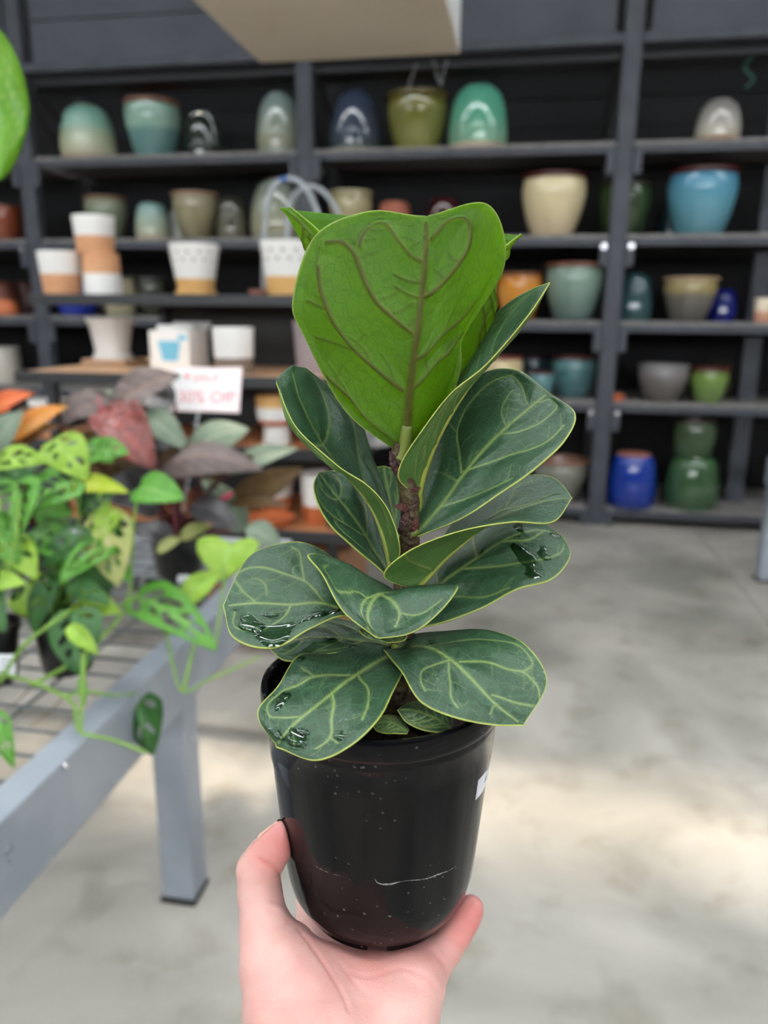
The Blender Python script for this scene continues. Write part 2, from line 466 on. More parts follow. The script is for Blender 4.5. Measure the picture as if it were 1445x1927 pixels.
pot('brown terracotta pot at the back of the third shelf at the left edge', 'inv', 8, 600, 530, 40, 56, 5.86, C_, [(0, (110, 58, 44)), (1, (118, 62, 48))], rough=.6, group=pt)
pot('dark brown pot beside the left post on the third shelf', 'inv', 52, 600, 530, 30, 40, 6.06, C_, [(0, (80, 42, 36)), (1, (86, 46, 38))], rough=.6, group=pt)
pot('bright orange pot low in front on the third shelf at the left edge', 'inv', 10, 600, 564, 30, 54, 5.585, C_, [(0, (196, 104, 58)), (1, (204, 112, 64))], rough=.6, group=pt)
pot('cobalt blue bowl on the third shelf below the white and peach pots', 'up', 147, 594, 528, 86, 60, 5.64, C_, [(0, (16, 40, 140)), (1, (22, 52, 170))], group=pt)
pot('beige pot on the third shelf behind the white fluted planter', 'up', 228, 596, 520, 60, 54, 5.70, C_, [(0, (150, 142, 118)), (1, (162, 152, 126))], (110, 106, 92), group=pt)
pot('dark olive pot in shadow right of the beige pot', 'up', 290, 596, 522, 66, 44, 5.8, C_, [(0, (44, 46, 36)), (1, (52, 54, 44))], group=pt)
pot('cream upturned pot mostly hidden behind the big fig leaf on the third shelf', 'inv', 880, 602, 530, 40, 76, 5.68, C_, [(0, (206, 190, 150)), (1, (206, 192, 154))], group=pt)
pot('amber orange glazed pot on the third shelf', 'up', 974, 602, 512, 86, 56, 5.66, C_, [(0, (168, 104, 36)), (.6, (208, 140, 52)), (1, (196, 124, 46))], (120, 74, 40), group=pt)
pot('large sage green pot with brown rim on the third shelf left of the post', 'up', 1077, 599, 493, 114, 70, 5.68, C_, [(0, (86, 104, 100)), (.6, (122, 146, 134)), (1, (130, 152, 138))], (118, 74, 58), group=pt)
pot('dark teal upturned pot just right of the right post', 'inv', 1190, 594, 514, 34, 70, 5.72, C_, [(0, (52, 78, 80)), (1, (44, 72, 78))], group=pt)
pot('grey bowl-shaped pot with tan rim on the third shelf', 'up', 1293, 596, 520, 100, 60, 5.66, C_, [(0, (84, 80, 74)), (.62, (104, 100, 92)), (.75, (150, 132, 88)), (1, (158, 142, 100))], (166, 140, 110), group=pt)
pot('small cobalt blue upturned pot beside the grey bowl', 'inv', 1356, 596, 544, 34, 54, 5.88, C_, [(0, (14, 24, 100)), (1, (18, 32, 122))], group=pt)
pot('small pale pink pot on the third shelf at the right picture edge', 'up', 1434, 598, 560, 34, 28, 5.62, C_, [(0, (198, 140, 110)), (.4, (206, 150, 120)), (.5, (230, 214, 190)), (1, (232, 216, 192))], rough=.5, group=pt)

pot('off-white cylinder pot on the fourth shelf at the left edge', 'up', 14, 742, 652, 60, 58, 5.66, D, [(0, (176, 168, 156)), (1, (188, 182, 170))], group=pt, rough=.4)
pot('cream pot with red-brown rim on the fourth shelf, right behind the fig', 'up', 938, 752, 667, 88, 60, 5.70, D, [(0, (206, 184, 140)), (1, (216, 196, 150))], (120, 60, 50), group=pt)
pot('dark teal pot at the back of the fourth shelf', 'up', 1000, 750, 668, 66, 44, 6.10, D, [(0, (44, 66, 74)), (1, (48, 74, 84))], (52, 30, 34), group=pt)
pot('small teal bowl in front on the fourth shelf', 'up', 1016, 742, 697, 50, 34, 5.56, D, [(0, (84, 122, 126)), (1, (96, 136, 140))], (84, 50, 50), group=pt)
pot('teal pot with dark red rim on the fourth shelf left of the post', 'up', 1076, 750, 667, 90, 58, 5.78, D, [(0, (72, 106, 110)), (1, (84, 126, 128))], (84, 40, 40), group=pt)
pot('tiny orange saucer at the foot of the right post on the fourth shelf', 'up', 1160, 757, 741, 28, 22, 5.54, D, [(0, (190, 92, 52)), (1, (200, 100, 58))], rough=.7, group=pt)
pot('metallic grey bowl on the fourth shelf', 'up', 1243, 754, 682, 96, 58, 5.64, D, [(0, (84, 78, 74)), (.5, (104, 98, 96)), (1, (128, 124, 124))], group=pt, rough=.2)
pot('green pot with dark red rim on the fourth shelf by the support post', 'up', 1330, 754, 688, 72, 46, 5.62, D, [(0, (96, 120, 66)), (.75, (112, 140, 66)), (1, (78, 84, 40))], (84, 34, 30), group=pt)
pot('dark olive upturned pot behind the green red-rimmed pot', 'inv', 1346, 752, 676, 40, 60, 6.0, D, [(0, (54, 54, 40)), (1, (52, 50, 38))], group=pt)

pot('wide grey bowl with bare clay inside on the bottom shelf', 'up', 1050, 935, 853, 108, 66, 5.70, E_, [(0, (116, 116, 106)), (1, (132, 132, 120))], (150, 112, 92), group=pt)
pot('cobalt blue upturned pot with bare clay foot on the bottom shelf', 'inv', 1185, 937, 848, 62, 90, 5.62, E_, [(0, (14, 44, 132)), (.5, (18, 52, 150)), (1, (26, 60, 150))], (20, 44, 120), (170, 110, 90), group=pt)
gb = pot('green glazed pot upside down on the bottom shelf, carrying a second one', 'inv', 1298, 940, 852, 66, 98, 5.66, E_, [(0, (52, 80, 52)), (1, (60, 92, 58))], (60, 90, 60), group=pt)
zt = max(v.co.z for ch in gb.children for v in ch.data.vertices)
pot('green glazed pot standing upright on the upturned green pot', 'up', 1302, 852, 782, 84, 62, 5.66, zt, [(0, (58, 82, 52)), (1, (52, 68, 46))], (44, 34, 28), group=pt, belly=2.4)
# ------------------------------------------------------------------ wooden display stand in front of the rack
M_frame = mat('stand_black_steel', (44, 45, 48), .45, spec=.5)
M_wood = mat('pale_plywood', (206, 164, 126), .55, rgb2=(190, 146, 108), nscale=5, stretch=(1.2, 14, 14))
M_wood2 = mat('warm_plywood', (188, 128, 84), .55, rgb2=(170, 112, 70), nscale=5, stretch=(1.2, 14, 14))
M_chalk = mat('chalkboard_black', (34, 34, 33), .6)
M_card = mat('brown_cardboard', (150, 108, 78), .8, rgb2=(138, 98, 70), nscale=10)
SX0, SX1 = -2.14, -.62
st = thing('display_stand', (-1.38, 3.5, 0), 'tiered display stand with plywood shelves and black steel edges behind the plant table', 'stand')
def tier(z, y0, y1, x0, x1, wood):
    nb = max(1, int(round((y1 - y0) / .22)))
    for k in range(nb):
        ya = y0 + .03 + (y1 - y0 - .03) * k / nb; yb = y0 + .03 + (y1 - y0 - .03) * (k + 1) / nb - .003
        MB().box((x0 + .02, ya, z - .025), (x1 - .02, yb, z), bev=.002).build('shelf_board', wood, st)
    MB().box((x0, y0, z - .045), (x1, y0 + .028, z + .002), bev=.004).build('shelf_edge', M_frame, st)
    for xx in (x0, x1 - .02):
        MB().box((xx, y0 + .028, z - .045), (xx + .02, y1, z), bev=.003).build('shelf_edge', M_frame, st)
tier(1.195, 3.0, 4.15, SX0, SX1, M_wood)
tier(1.52, 3.3, 3.75, SX0 - .1, SX1 + .02, M_chalk)
tier(.905, 3.0, 3.6, SX0, SX1, M_wood2)
tier(.57, 2.95, 3.7, SX0, SX1, M_wood2)
for x in (SX0 + .12, SX1 - .16):
    for y in (3.033, 3.6):
        MB().box((x, y, 0), (x + .04, y + .04, 1.15), bev=.004).build('upright', M_frame, st)
for x in (-1.78, SX1 - .1):
    MB().box((x, 3.66, 1.195), (x + .03, 3.69, 1.476), bev=.003).build('upright', M_frame, st)
MB().box((-1.78, 3.70, 1.197), (SX1 - .08, 3.72, 1.476)).build('back_panel', M_chalk, st)
MB().box((SX0 + .2, 3.62, .02), (SX1 - .12, 3.64, 1.14)).build('back_panel', M_chalk, st)
cb = thing('cardboard_box', (-.87, 3.3, 0), 'plain brown cardboard box under the lowest shelf of the display stand', 'box')
MB().box((-1.35, 3.08, 0.002), (-.70, 3.5, .46), bev=.003).build('carton', M_card, cb)
MB().box((-1.352, 3.275, .461), (-.698, 3.305, .4625)).build('tape', mat('packing_tape', (176, 140, 100), .3), cb)

def bz(z, y):  # which front depth a stand item sits at
    return y

def banded(label, cx, yb, yt, wt, wb, Y, z, bands, name='planter', inv=False, group='banded pots on the display stand', dots=False, saucer=None, seg=44, square=0):
    """pot with painted bands; bands = [(upper height fraction, material), ...] from the bottom up"""
    b = onY(cx, yb, Y); s = depth_of((b[0], Y, z)) / F
    rt, rb = wt * s / 2, wb * s / 2
    h = float(onY(cx, yt, Y)[2] - z)
    c = (float(b[0]), Y, z)
    t = thing(name, c, label, 'pot', group)
    z0 = 0.0
    off = 0.
    if saucer:
        auto(MB().lathe([(0, 0), (rb * 1.12, 0), (rb * 1.2, .008), (rb * 1.2, .02), (rb * 1.14, .02), (rb * 1.1, .008), (0, .008)], c, seg).build('saucer', saucer, t, True))
        off = .008
    wob = None
    if square: wob = lambda th, zz: square * (1 / max(abs(math.cos(th)), abs(math.sin(th))) ** .6 - 1.1)
    prev = 0.
    for i, (fr, m) in enumerate(bands):
        pr = []
        lo, hi = prev, fr
        for k in range(9):
            q = lo + (hi - lo) * k / 8
            r = rb + (rt - rb) * q
            if i % 2 == 0 and len(bands) > 1: r += .0012 * math.sin(q * 70)
            pr.append((r, off + q * (h - off)))
        if i == 0: pr = [(0, off), (rb * .93, off)] + pr
        if i == len(bands) - 1:
            pr += [(rt - .001, h + .002), (rt - .007, h + .002), (rt - .009, h - .004), (rb * .9, off + h * .12), (0, off + h * .12)] if not inv else [(rt * .94, h + .002), (rt * .85, h), (0, h)]
        o = auto(MB().lathe(pr, c, seg, wob=wob).build('band' if len(bands) > 1 else 'body', m, t, True), 45)
        prev = fr
    if dots:     # dot pattern round the shoulder; grey discs paint the shade of pierced holes
        for k in range(26):
            th = 2 * math.pi * k / 26
            row = k % 2
            zz = .83 - .15 * row
            r = rb + (rt - rb) * zz
            ctr = np.array([c[0] + r * math.cos(th), c[1] + r * math.sin(th), c[2] + off + zz * (h - off)])
            n = np.array([math.cos(th), math.sin(th), 0])
            MB().tube([ctr - n * .004, ctr + n * .0008], rt * .075, 10).build('pierced_dot', M_dot, t)
    return t
M_white = mat('white_glaze', (232, 230, 226), .3, spec=.5)
M_peach = mat('bare_peach_clay', (214, 160, 118), .7, rgb2=(206, 150, 108), nscale=18)
M_tan = mat('bare_tan_clay', (216, 170, 104), .7)
M_tau = mat('bare_taupe_clay', (126, 110, 98), .75)
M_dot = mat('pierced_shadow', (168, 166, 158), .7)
M_lav = mat('lilac_grey_glaze', (150, 136, 138), .3)
M_tc = mat('terracotta_band', (196, 104, 56), .65)
gr = 'banded pots on the display stand'
banded('white and peach banded pot, single, at the left end of the upper display shelf', 118, 546, 475, 80, 66, 3.40, 1.52, [(.48, M_peach), (1, M_white)])
tl = banded('white and peach pot turned upside down under another one', 194, 546, 478, 66, 70, 3.42, 1.52, [(.52, M_white), (1, M_peach)], inv=True)
ztl = max(v.co.z for ch in tl.children for v in ch.data.vertices)
banded('white and peach pot on top of the upturned one, highest on the display', 181, 478, 408, 77, 66, 3.42, ztl, [(.46, M_peach), (1, M_white)])
banded('white pot with pierced dots, tan base and saucer, standing alone', 369, 546, 461, 93, 64, 3.42, 1.52, [(.30, M_tan), (1, M_white)], dots=True, saucer=M_tan)
banded('white pot with pierced dots in front of the clear plastic hoops', 543, 548, 456, 104, 76, 3.42, 1.52, [(.36, M_tan), (1, M_white)], dots=True)
MBs = thing('clay_saucer', onY(487, 546, 3.45), 'small pinkish clay saucer left of the dotted pot with hoops', 'saucer')
_c = onY(487, 546, 3.45); _c[2] = 1.52; MBs.location = Vector(_c)
auto(MB().lathe([(0, 0), (.038, 0), (.045, .02), (.045, .028), (.04, .028), (.034, .012), (0, .012)], _c, 28).build('dish', mat('pink_clay', (150, 98, 88), .7), MBs, True))

# clear plastic hoops standing behind the dotted pot
M_clear = bpy.data.materials.new('clear_plastic'); M_clear.use_nodes = True
_b = M_clear.node_tree.nodes['Principled BSDF']
_b.inputs['Base Color'].default_value = (.80, .86, .92, 1); _b.inputs['Roughness'].default_value = .25
_b.inputs['Transmission Weight'].default_value = .55; _b.inputs['IOR'].default_value = 1.2
for k, (pts, lb) in enumerate((([(496, 546), (497, 470), (499, 420), (508, 362), (530, 338), (556, 338), (577, 356), (596, 396), (612, 450), (618, 546)], 'taller clear plastic hoop with a blue tape mark'),
                                ([(541, 546), (541, 470), (543, 410), (552, 372), (574, 352), (602, 356), (626, 382), (644, 425), (652, 480), (655, 546)], 'clear plastic hoop partly behind the big leaf, without tape'))):
    h = thing('plastic_hoop', onY(pts[0][0], 546, 3.52 + .06 * k), lb, 'hoop')
    P = np.array([onY(x, y, 3.52 + .06 * k) for x, y in pts]); P[0][2] = P[-1][2] = 1.521
    MB().tube(P, .011, 10, n=40).build('tube', M_clear, h, True)
    if k == 0:
        Q = cr(P, 40)
        MB().tube(Q[17:20], .0118, 10).build('tape', mat('blue_tape', (40, 90, 180), .5), h, True)

# wooden shelf level
fp = onY(213, 668, 3.55); fz = 1.195
t = thing('fluted_planter', (fp[0], 3.55, fz), 'white planter with fluted scalloped rim on a square saucer', 'pot')
s_ = depth_of((fp[0], 3.55, fz)) / F
auto(MB().box((fp[0] - .115, 3.45, fz), (fp[0] + .115, 3.66, fz + .028), bev=.006).build('saucer', mat('pale_wood_tray', (198, 160, 128), .6), t))
rt_, rb_ = 84 * s_ / 2, 62 * s_ / 2
hh = float(onY(213, 597, 3.5)[2] - fz) - .028
cz = (fp[0], 3.55, fz + .028)
flut = lambda th, zz: .018 * math.cos(th * 14) * min(1, zz / hh + .1)
pr = [(0, 0), (rb_ * 1.12, 0), (rb_ * 1.14, .018), (rb_, .03)] + [(rb_ + (rt_ * .93 - rb_) * (k / 8) ** 1.2, .03 + (hh * .84 - .03) * k / 8) for k in range(1, 9)]
auto(MB().lathe(pr, cz, 84, wob=flut).build('body', M_white, t, True), 40)
auto(MB().lathe([(rt_ * .93, hh * .84), (rt_ * 1.02, hh * .92), (rt_ * 1.04, hh * .98), (rt_ * .99, hh), (rt_ * .92, hh * .95), (rt_ * .8, hh * .6), (rb_ * .9, hh * .15), (0, hh * .15)], cz, 84, wob=lambda th, zz: .03 * math.cos(th * 14)).build('scalloped_rim', M_white, t, True), 40)

# printed carton
q0 = onY(284, 686, 3.22); q1 = onY(358, 686, 3.22)
bx0, bx1 = float(q0[0]), float(q1[0]); bzt = float(onY(320, 622, 3.22)[2])
t = thing('printed_carton', ((bx0 + bx1) / 2, 3.3, 1.195), 'open white carton with a light blue pot printed on its front', 'box')
M_carton = mat('white_cardboard', (240, 236, 230), .7)
MB().box((bx0, 3.22, 1.195), (bx1, 3.225, bzt)).build('front_panel', M_carton, t)
MB().box((bx0, 3.42, 1.195), (bx1, 3.425, bzt)).build('back_panel', M_carton, t)
MB().box((bx0, 3.225, 1.195), (bx0 + .005, 3.42, bzt)).build('side_panel', M_carton, t)
MB().box((bx1 - .005, 3.225, 1.195), (bx1, 3.42, bzt)).build('side_panel', M_carton, t)
MB().box((bx0, 3.225, 1.195), (bx1, 3.42, 1.2)).build('bottom_panel', M_carton, t)
MB().add([(bx0, 3.42, bzt), (bx1, 3.42, bzt), (bx1, 3.48, bzt + .035), (bx0, 3.48, bzt + .035), (bx0, 3.424, bzt), (bx1, 3.424, bzt), (bx1, 3.484, bzt + .031), (bx0, 3.484, bzt + .031)],
         [(0, 1, 2, 3), (7, 6, 5, 4), (0, 4, 5, 1), (2, 6, 7, 3), (1, 5, 6, 2), (3, 7, 4, 0)]).build('flap', M_carton, t)
M_print = mat('light_blue_print', (120, 192, 218), .6)
bw = bx1 - bx0
cxm = bx0 + bw * .50
pv = [(cxm - .052, 3.2185, bzt - .045), (cxm + .052, 3.2185, bzt - .045), (cxm + .034, 3.2185, bzt - .13), (cxm - .034, 3.2185, bzt - .13)]
pb = [(x, 3.2199, z) for x, y, z in pv]
MB().add(pv + pb, [(3, 2, 1, 0), (4, 5, 6, 7), (0, 1, 5, 4), (2, 3, 7, 6), (1, 2, 6, 5), (3, 0, 4, 7)]).build('printed_pot', M_print, t)
MB().box((bx1 - .05, 3.2185, bzt - .04), (bx1 - .012, 3.2199, bzt - .018)).build('printed_mark', M_print, t)
inner = thing('small_white_pot', ((bx0 + bx1) / 2, 3.32, 1.2), 'white pot with a wide lip standing inside the printed carton', 'pot')
ic = ((bx0 + bx1) / 2 - .01, 3.32, 1.2); ih = bzt - 1.2 + .022
auto(MB().lathe([(0, 0), (.05, 0), (.07, ih * .8)], ic, 32).build('body', M_white, inner, True))
auto(MB().lathe([(.07, ih * .8), (.084, ih * .84), (.084, ih), (.076, ih), (.07, ih * .9), (.05, .03), (0, .03)], ic, 32).build('rim', M_white, inner, True))

banded('white pot with taupe base on the plywood shelf behind the sale card', 441, 689, 617, 77, 70, 3.16, 1.195, [(.36, M_tau), (1, M_white)], square=.05)
banded('lilac grey pot at the right end of the plywood shelf beside the big leaf', 590, 690, 604, 74, 60, 3.22, 1.195, [(1, M_lav)])
banded('white pot with peach base seen between the orange and purple leaves', 100, 845, 752, 70, 56, 3.15, .905, [(.42, M_peach), (1, M_white)])

# lower tiers
g = onY(521, 842, 3.14)
t = thing('goblet_planter', (g[0], 3.14, .905), 'white goblet-shaped planter with peach bowl and brown band on the middle tier', 'pot')
s_ = depth_of((g[0], 3.14, .905)) / F
gh = float(onY(521, 745, 3.14)[2] - .905)
gc = (g[0], 3.14, .905)
R_ = 36 * s_
auto(MB().lathe([(0, 0), (R_ * .72, 0), (R_ * .70, gh * .1), (R_ * .66, gh * .36), (R_ * .8, gh * .42)], gc, 36).build('foot', M_white, t, True))
auto(MB().lathe([(R_ * .8, gh * .42), (R_ * .9, gh * .47), (R_ * .94, gh * .52)], gc, 36).build('band', M_tc, t, True))
auto(MB().lathe([(R_ * .94, gh * .52), (R_ * .99, gh * .66), (R_, gh * .78)], gc, 36).build('bowl', M_white, t, True))
auto(MB().lathe([(R_, gh * .78), (R_, gh), (R_ * .92, gh), (R_ * .88, gh * .6), (0, gh * .55)], gc, 36).build('rim', M_tan, t, True))
banded('white pot with terracotta base at the left of the lowest visible tier', 522, 968, 892, 62, 52, 3.28, .57, [(.42, M_tc), (1, M_white)])
banded('white pot with terracotta base beside the fig leaves on the lowest tier', 600, 978, 890, 66, 56, 3.14, .57, [(.36, M_tc), (1, M_white)])
_c = onY(510, 980, 3.06); _c[2] = .57
t = thing('terracotta_saucer', _c, 'wide terracotta saucer at the front of the lowest tier', 'saucer')
auto(MB().lathe([(0, 0), (.075, 0), (.10, .022), (.105, .03), (.098, .03), (.07, .01), (0, .01)], _c, 36).build('dish', M_tc, t, True))
banded('grey and white patterned pot glimpsed between fig stem and leaf', 704, 838, 762, 70, 58, 3.2, .905, [(.5, mat('grey_pattern_glaze', (176, 174, 172), .35, rgb2=(110, 110, 112), nscale=22)), (1, M_white)])

# ------------------------------------------------------------------ hanging sign box overhead
M_sign = mat('cream_sign_board', (226, 215, 198), .6, rgb2=(218, 206, 187), nscale=2)
M_signw = mat('white_sign_face', (226, 226, 224), .4)
t = thing('hanging_sign_box', (-.83, 3.4, 2.6), 'cream boxed sign hanging overhead, seen from below', 'sign')
MB().box((-1.31, 2.85, 2.6), (-.36, 3.92, 2.615), bev=.004).build('bottom_panel', M_sign, t)
MB().box((-.375, 2.85, 2.616), (-.36, 3.92, 3.15), bev=.003).build('side_face', M_signw, t)
MB().box((-1.31, 2.85, 2.616), (-1.295, 3.92, 3.15), bev=.003).build('side_face', M_signw, t)
MB().box((-1.294, 3.905, 2.616), (-.376, 3.92, 3.15)).build('end_face', M_sign, t)
MB().box((-1.294, 2.85, 2.616), (-.376, 2.865, 3.15)).build('end_face', M_sign, t)
M_let = mat('sign_grey_lettering', (150, 152, 140), .5)
for k in range(5):      # edge-on lettering strokes on the right face
    y = 3.0 + .17 * k
    MB().box((-.3598, y, 2.78), (-.3585, y + .035, 3.02)).build('letter_stroke', M_let, t)
    MB().box((-.3598, y, 2.98), (-.3585, y + .10, 3.02)).build('letter_stroke', M_let, t)
for x in (-1.2, -.47):
    for y in (2.95, 3.82):
        MB().tube([(x, y, 3.15), (x, y, 4.79)], .004, 6).build('hanging_wire', M_bolt, t)
M_wire = mat('white_string', (150, 152, 156), .6)
for k, pts in enumerate(([(786, 118), (778, 135), (768, 170), (764, 205)], [(815, 112), (822, 140), (829, 160), (836, 135), (842, 112)])):
    o = MB().tube([onY(x, y, 3.9 - .02 * k) for x, y in pts], .0022, 6, n=16).build('string', M_wire, t, True)
gs = MB().tube([onY(x, y, 5.6) for x, y in ((1425, 96), (1408, 112), (1400, 128), (1412, 140), (1418, 150), (1408, 160), (1402, 166))], .006, 6, n=24)
tag(gs.build('green_string', mat('green_string', (40, 96, 80), .6), None, True), 'loose green string hanging at the top right of the rack', 'string')
# ------------------------------------------------------------------ galvanised plant bench
M_galv = mat('galvanised_paint', (146, 154, 164), .42, metal=.25, spec=.5, rgb2=(166, 173, 182), nscale=5, bump=.05, bscale=90)
M_wiremesh = mat('bench_wire', (110, 114, 118), .4, metal=.7)
M_rubber = mat('black_foot_pad', (28, 28, 28), .7)
TZ = .70
def bench(x0, x1, y0, y1, legs, label, wires=True):
    t = thing('plant_bench', ((x0 + x1) / 2, (y0 + y1) / 2, 0), label, 'table')
    bw, bh = .062, .155
    MB().box((x1 - bw, y0, TZ - bh), (x1, y1, TZ), bev=.005).build('side_beam', M_galv, t)
    MB().box((x0, y0, TZ - bh), (x0 + bw, y1, TZ), bev=.005).build('side_beam', M_galv, t)
    MB().box((x0 + bw, y0, TZ - bh), (x1 - bw, y0 + bw, TZ - .004), bev=.005).build('end_beam', M_galv, t)
    MB().box((x0 + bw, y1 - bw, TZ - bh), (x1 - bw, y1, TZ - .004), bev=.005).build('end_beam', M_galv, t)
    for lx, ly in legs:
        lg = MB().box((lx, ly, .012), (lx + .085, ly + .085, TZ - bh), bev=.005).build('leg', M_galv, t)
        MB().box((lx - .004, ly - .004, 0), (lx + .089, ly + .089, .012), bev=.002).build('foot_pad', M_rubber, lg)
        MB().tube([(lx + .085 + .0, ly + .03, TZ - bh - .09), (lx + .091, ly + .03, TZ - bh - .09)], .007, 8).build('bolt', M_bolt, lg)
    if wires:
        y = y0 + bw + .02
        while y < y1 - bw:
            MB().tube([(x0 + bw, y, TZ - .012), (x1 - bw, y, TZ - .012)], .0036, 6).build('wire', M_wiremesh, t)
            y += .078
        x = x1 - bw - .14
        while x > x0 + bw:
            MB().tube([(x, y0 + bw, TZ - .0175), (x, y1 - bw, TZ - .0175)], .0038, 6).build('wire', M_wiremesh, t)
            x -= .15
    return t
b1 = bench(-1.95, -.742, .45, 2.42, [(-.83, 1.52), (-.83, .47), (-1.93, 1.52), (-1.93, .47)], 'grey galvanised wire-top bench carrying the leafy potted plants')
for k, (yy, zz) in enumerate(((.90, .675), (.905, .655))):
    MB().tube([(-.742, yy, zz - .03), (-.7405, yy, zz - .03)], .009 - .002 * k, 12).build('weld_mark', M_galv, b1, True)
MB().tube([(-.742, 1.06, .690), (-.738, 1.06, .690)], .006, 10).build('rivet', M_bolt, b1)
bench(1.362, 2.6, 3.2, 4.52, [(1.366, 4.405), (2.49, 4.405)], 'grey galvanised bench whose leg stands at the right picture edge', wires=False)

# ------------------------------------------------------------------ bench plants
def leafmat(name, rgb, rgb2, trans=.3, rough=.4, tint=None, ns=30., vein=None):
    m = bpy.data.materials.new(name); m.use_nodes = True
    nt = m.node_tree; N = nt.nodes; L = nt.links; b = N['Principled BSDF']
    b.inputs['Roughness'].default_value = rough
    tc = N.new('ShaderNodeTexCoord'); nz = N.new('ShaderNodeTexNoise'); nz.inputs['Scale'].default_value = ns; nz.inputs['Detail'].default_value = 4
    L.new(tc.outputs['Object'], nz.inputs['Vector'])
    rp = N.new('ShaderNodeValToRGB'); rp.color_ramp.elements[0].position = .35; rp.color_ramp.elements[1].position = .65
    rp.color_ramp.elements[0].color = (*lin(rgb), 1); rp.color_ramp.elements[1].color = (*lin(rgb2), 1)
    L.new(nz.outputs['Fac'], rp.inputs['Fac'])
    col = rp.outputs['Color']
    if vein:
        at_ = N.new('ShaderNodeAttribute'); at_.attribute_name = 'vein'
        mx = N.new('ShaderNodeMix'); mx.data_type = 'RGBA'; L.new(at_.outputs['Fac'], mx.inputs[0]); L.new(col, mx.inputs[6])
        mx.inputs[7].default_value = (*lin(vein), 1); col = mx.outputs[2]
    L.new(col, b.inputs['Base Color'])
    tr = N.new('ShaderNodeBsdfTranslucent')
    if tint: tr.inputs['Color'].default_value = (*lin(tint), 1)
    else: L.new(col, tr.inputs['Color'])
    ms = N.new('ShaderNodeMixShader'); ms.inputs[0].default_value = trans
    L.new(b.outputs[0], ms.inputs[1]); L.new(tr.outputs[0], ms.inputs[2])
    L.new(ms.outputs[0], N['Material Output'].inputs['Surface'])
    return m

def width_fn(shape, u):
    if shape == 'heart':
        return np.where(u < .22, np.sqrt(np.clip(u / .22, 0, 1)) , 1) * np.clip(1 - np.clip((u - .22) / .78, 0, 1) ** 1.7, 0, 1) ** .85
    if shape == 'ovate':
        return np.sin(np.pi * np.clip(u, 0, 1) ** .72) ** .8
    return np.sin(np.pi * np.clip(u, 0, 1) ** .85)          # lance

def blade(base, tip, width, nrm, material, parent, shape='heart', sag=.12, cup=.18, holes=0, wave=.0, crin=.0, seed=0, name='leaf', twist=0., thick=.0009):
    """one leaf: base and tip points, full width, direction its upper face looks"""
    r = random.Random(seed)
    base, tip = np.array(base, float), np.array(tip, float)
    ax = tip - base; Ln = np.linalg.norm(ax); ax /= Ln
    n = np.array(nrm, float); n -= ax * np.dot(n, ax); n /= np.linalg.norm(n) + 1e-9
    s = np.cross(ax, n)
    nu, nv = (44, 35) if holes else (22, 15)
    u = np.linspace(0, 1, nu)[:, None]; v = np.linspace(-1, 1, nv)[None, :]
    wd = width_fn(shape, u) * width / 2
    wd = np.maximum(wd, width * .004)
    back = (np.abs(v) ** 1.5) * wd * (.55 if shape == 'heart' else .1) * np.clip(1 - u / .35, 0, 1)   # lobes sweep behind the petiole
    U = u * Ln - back
    V = v * wd
    arch = sag * Ln * (np.sin(np.pi * np.clip(u, 0, 1) * .9) - .55 * u ** 2)
    lift = cup * wd * np.abs(v) ** 1.4 + wave * Ln * np.sin(u * 11 + r.random() * 6) * np.abs(v) ** 2
    ph = r.random() * 6
    lift = lift + wave * .8 * Ln * np.sin(v * 3 + ph) * u
    rib = -.012 * width * np.exp(-(np.abs(v) * 9) ** 2) + .010 * width * np.sin(u * 40 - np.abs(v) * 9) * np.minimum(1, np.abs(v) * 3) * (1 - np.abs(v))
    Hn = arch + lift + rib + crin * Ln * (np.sin(u * 19 + 4 * v + ph) * np.sin(v * 8 + 5 * u) + .5 * np.sin(u * 37 - 9 * v))
    tw = twist * u
    P = base + U[..., None] * ax + (V * np.cos(tw))[..., None] * s + (Hn + V * np.sin(tw))[..., None] * n
    keep = np.ones((nu - 1, nv - 1), bool)
    if holes:
        uc = (u[:-1] + u[1:]) / 2; vc = (v[:, :-1] + v[:, 1:]) / 2
        for sd in (-1, 1):
            for k in range(holes):
                u0 = .12 + .72 * (k + .5 * r.random()) / holes; v0 = sd * (.30 + .30 * r.random() * (1 - u0))
                a, b = .05 + .02 * r.random(), .17 + .13 * r.random()
                du = (uc - u0) - .25 * (np.abs(vc) - abs(v0)); dv = (vc - v0)
                keep &= ~((du / a) ** 2 + (dv / b) ** 2 < 1)
    idx = np.arange(nu * nv).reshape(nu, nv)
    q = np.stack([idx[:-1, :-1], idx[:-1, 1:], idx[1:, 1:], idx[1:, :-1]], -1)[keep]
    o = mesh_obj(name, P.reshape(-1, 3), q, material, parent)
    vein = np.maximum(np.exp(-(np.abs(v) * 16) ** 2) * np.ones_like(u), .55 * np.clip(np.sin(u * 42 - np.abs(v) * 14) - .72, 0, 1) * 3 * (np.abs(v) < .92))
    a_ = o.data.attributes.new('vein', 'FLOAT', 'POINT'); a_.data.foreach_set('value', np.clip(vein, 0, 1).astype(np.float32).ravel())
    md = o.modifiers.new('thickness', 'SOLIDIFY'); md.thickness = thick; md.offset = 0
    return o

def stem(pts, rad, material, parent, name='stem', n=24, seg=7):
    return MB().tube(pts, rad, seg, n=n).build(name, material, parent, True)

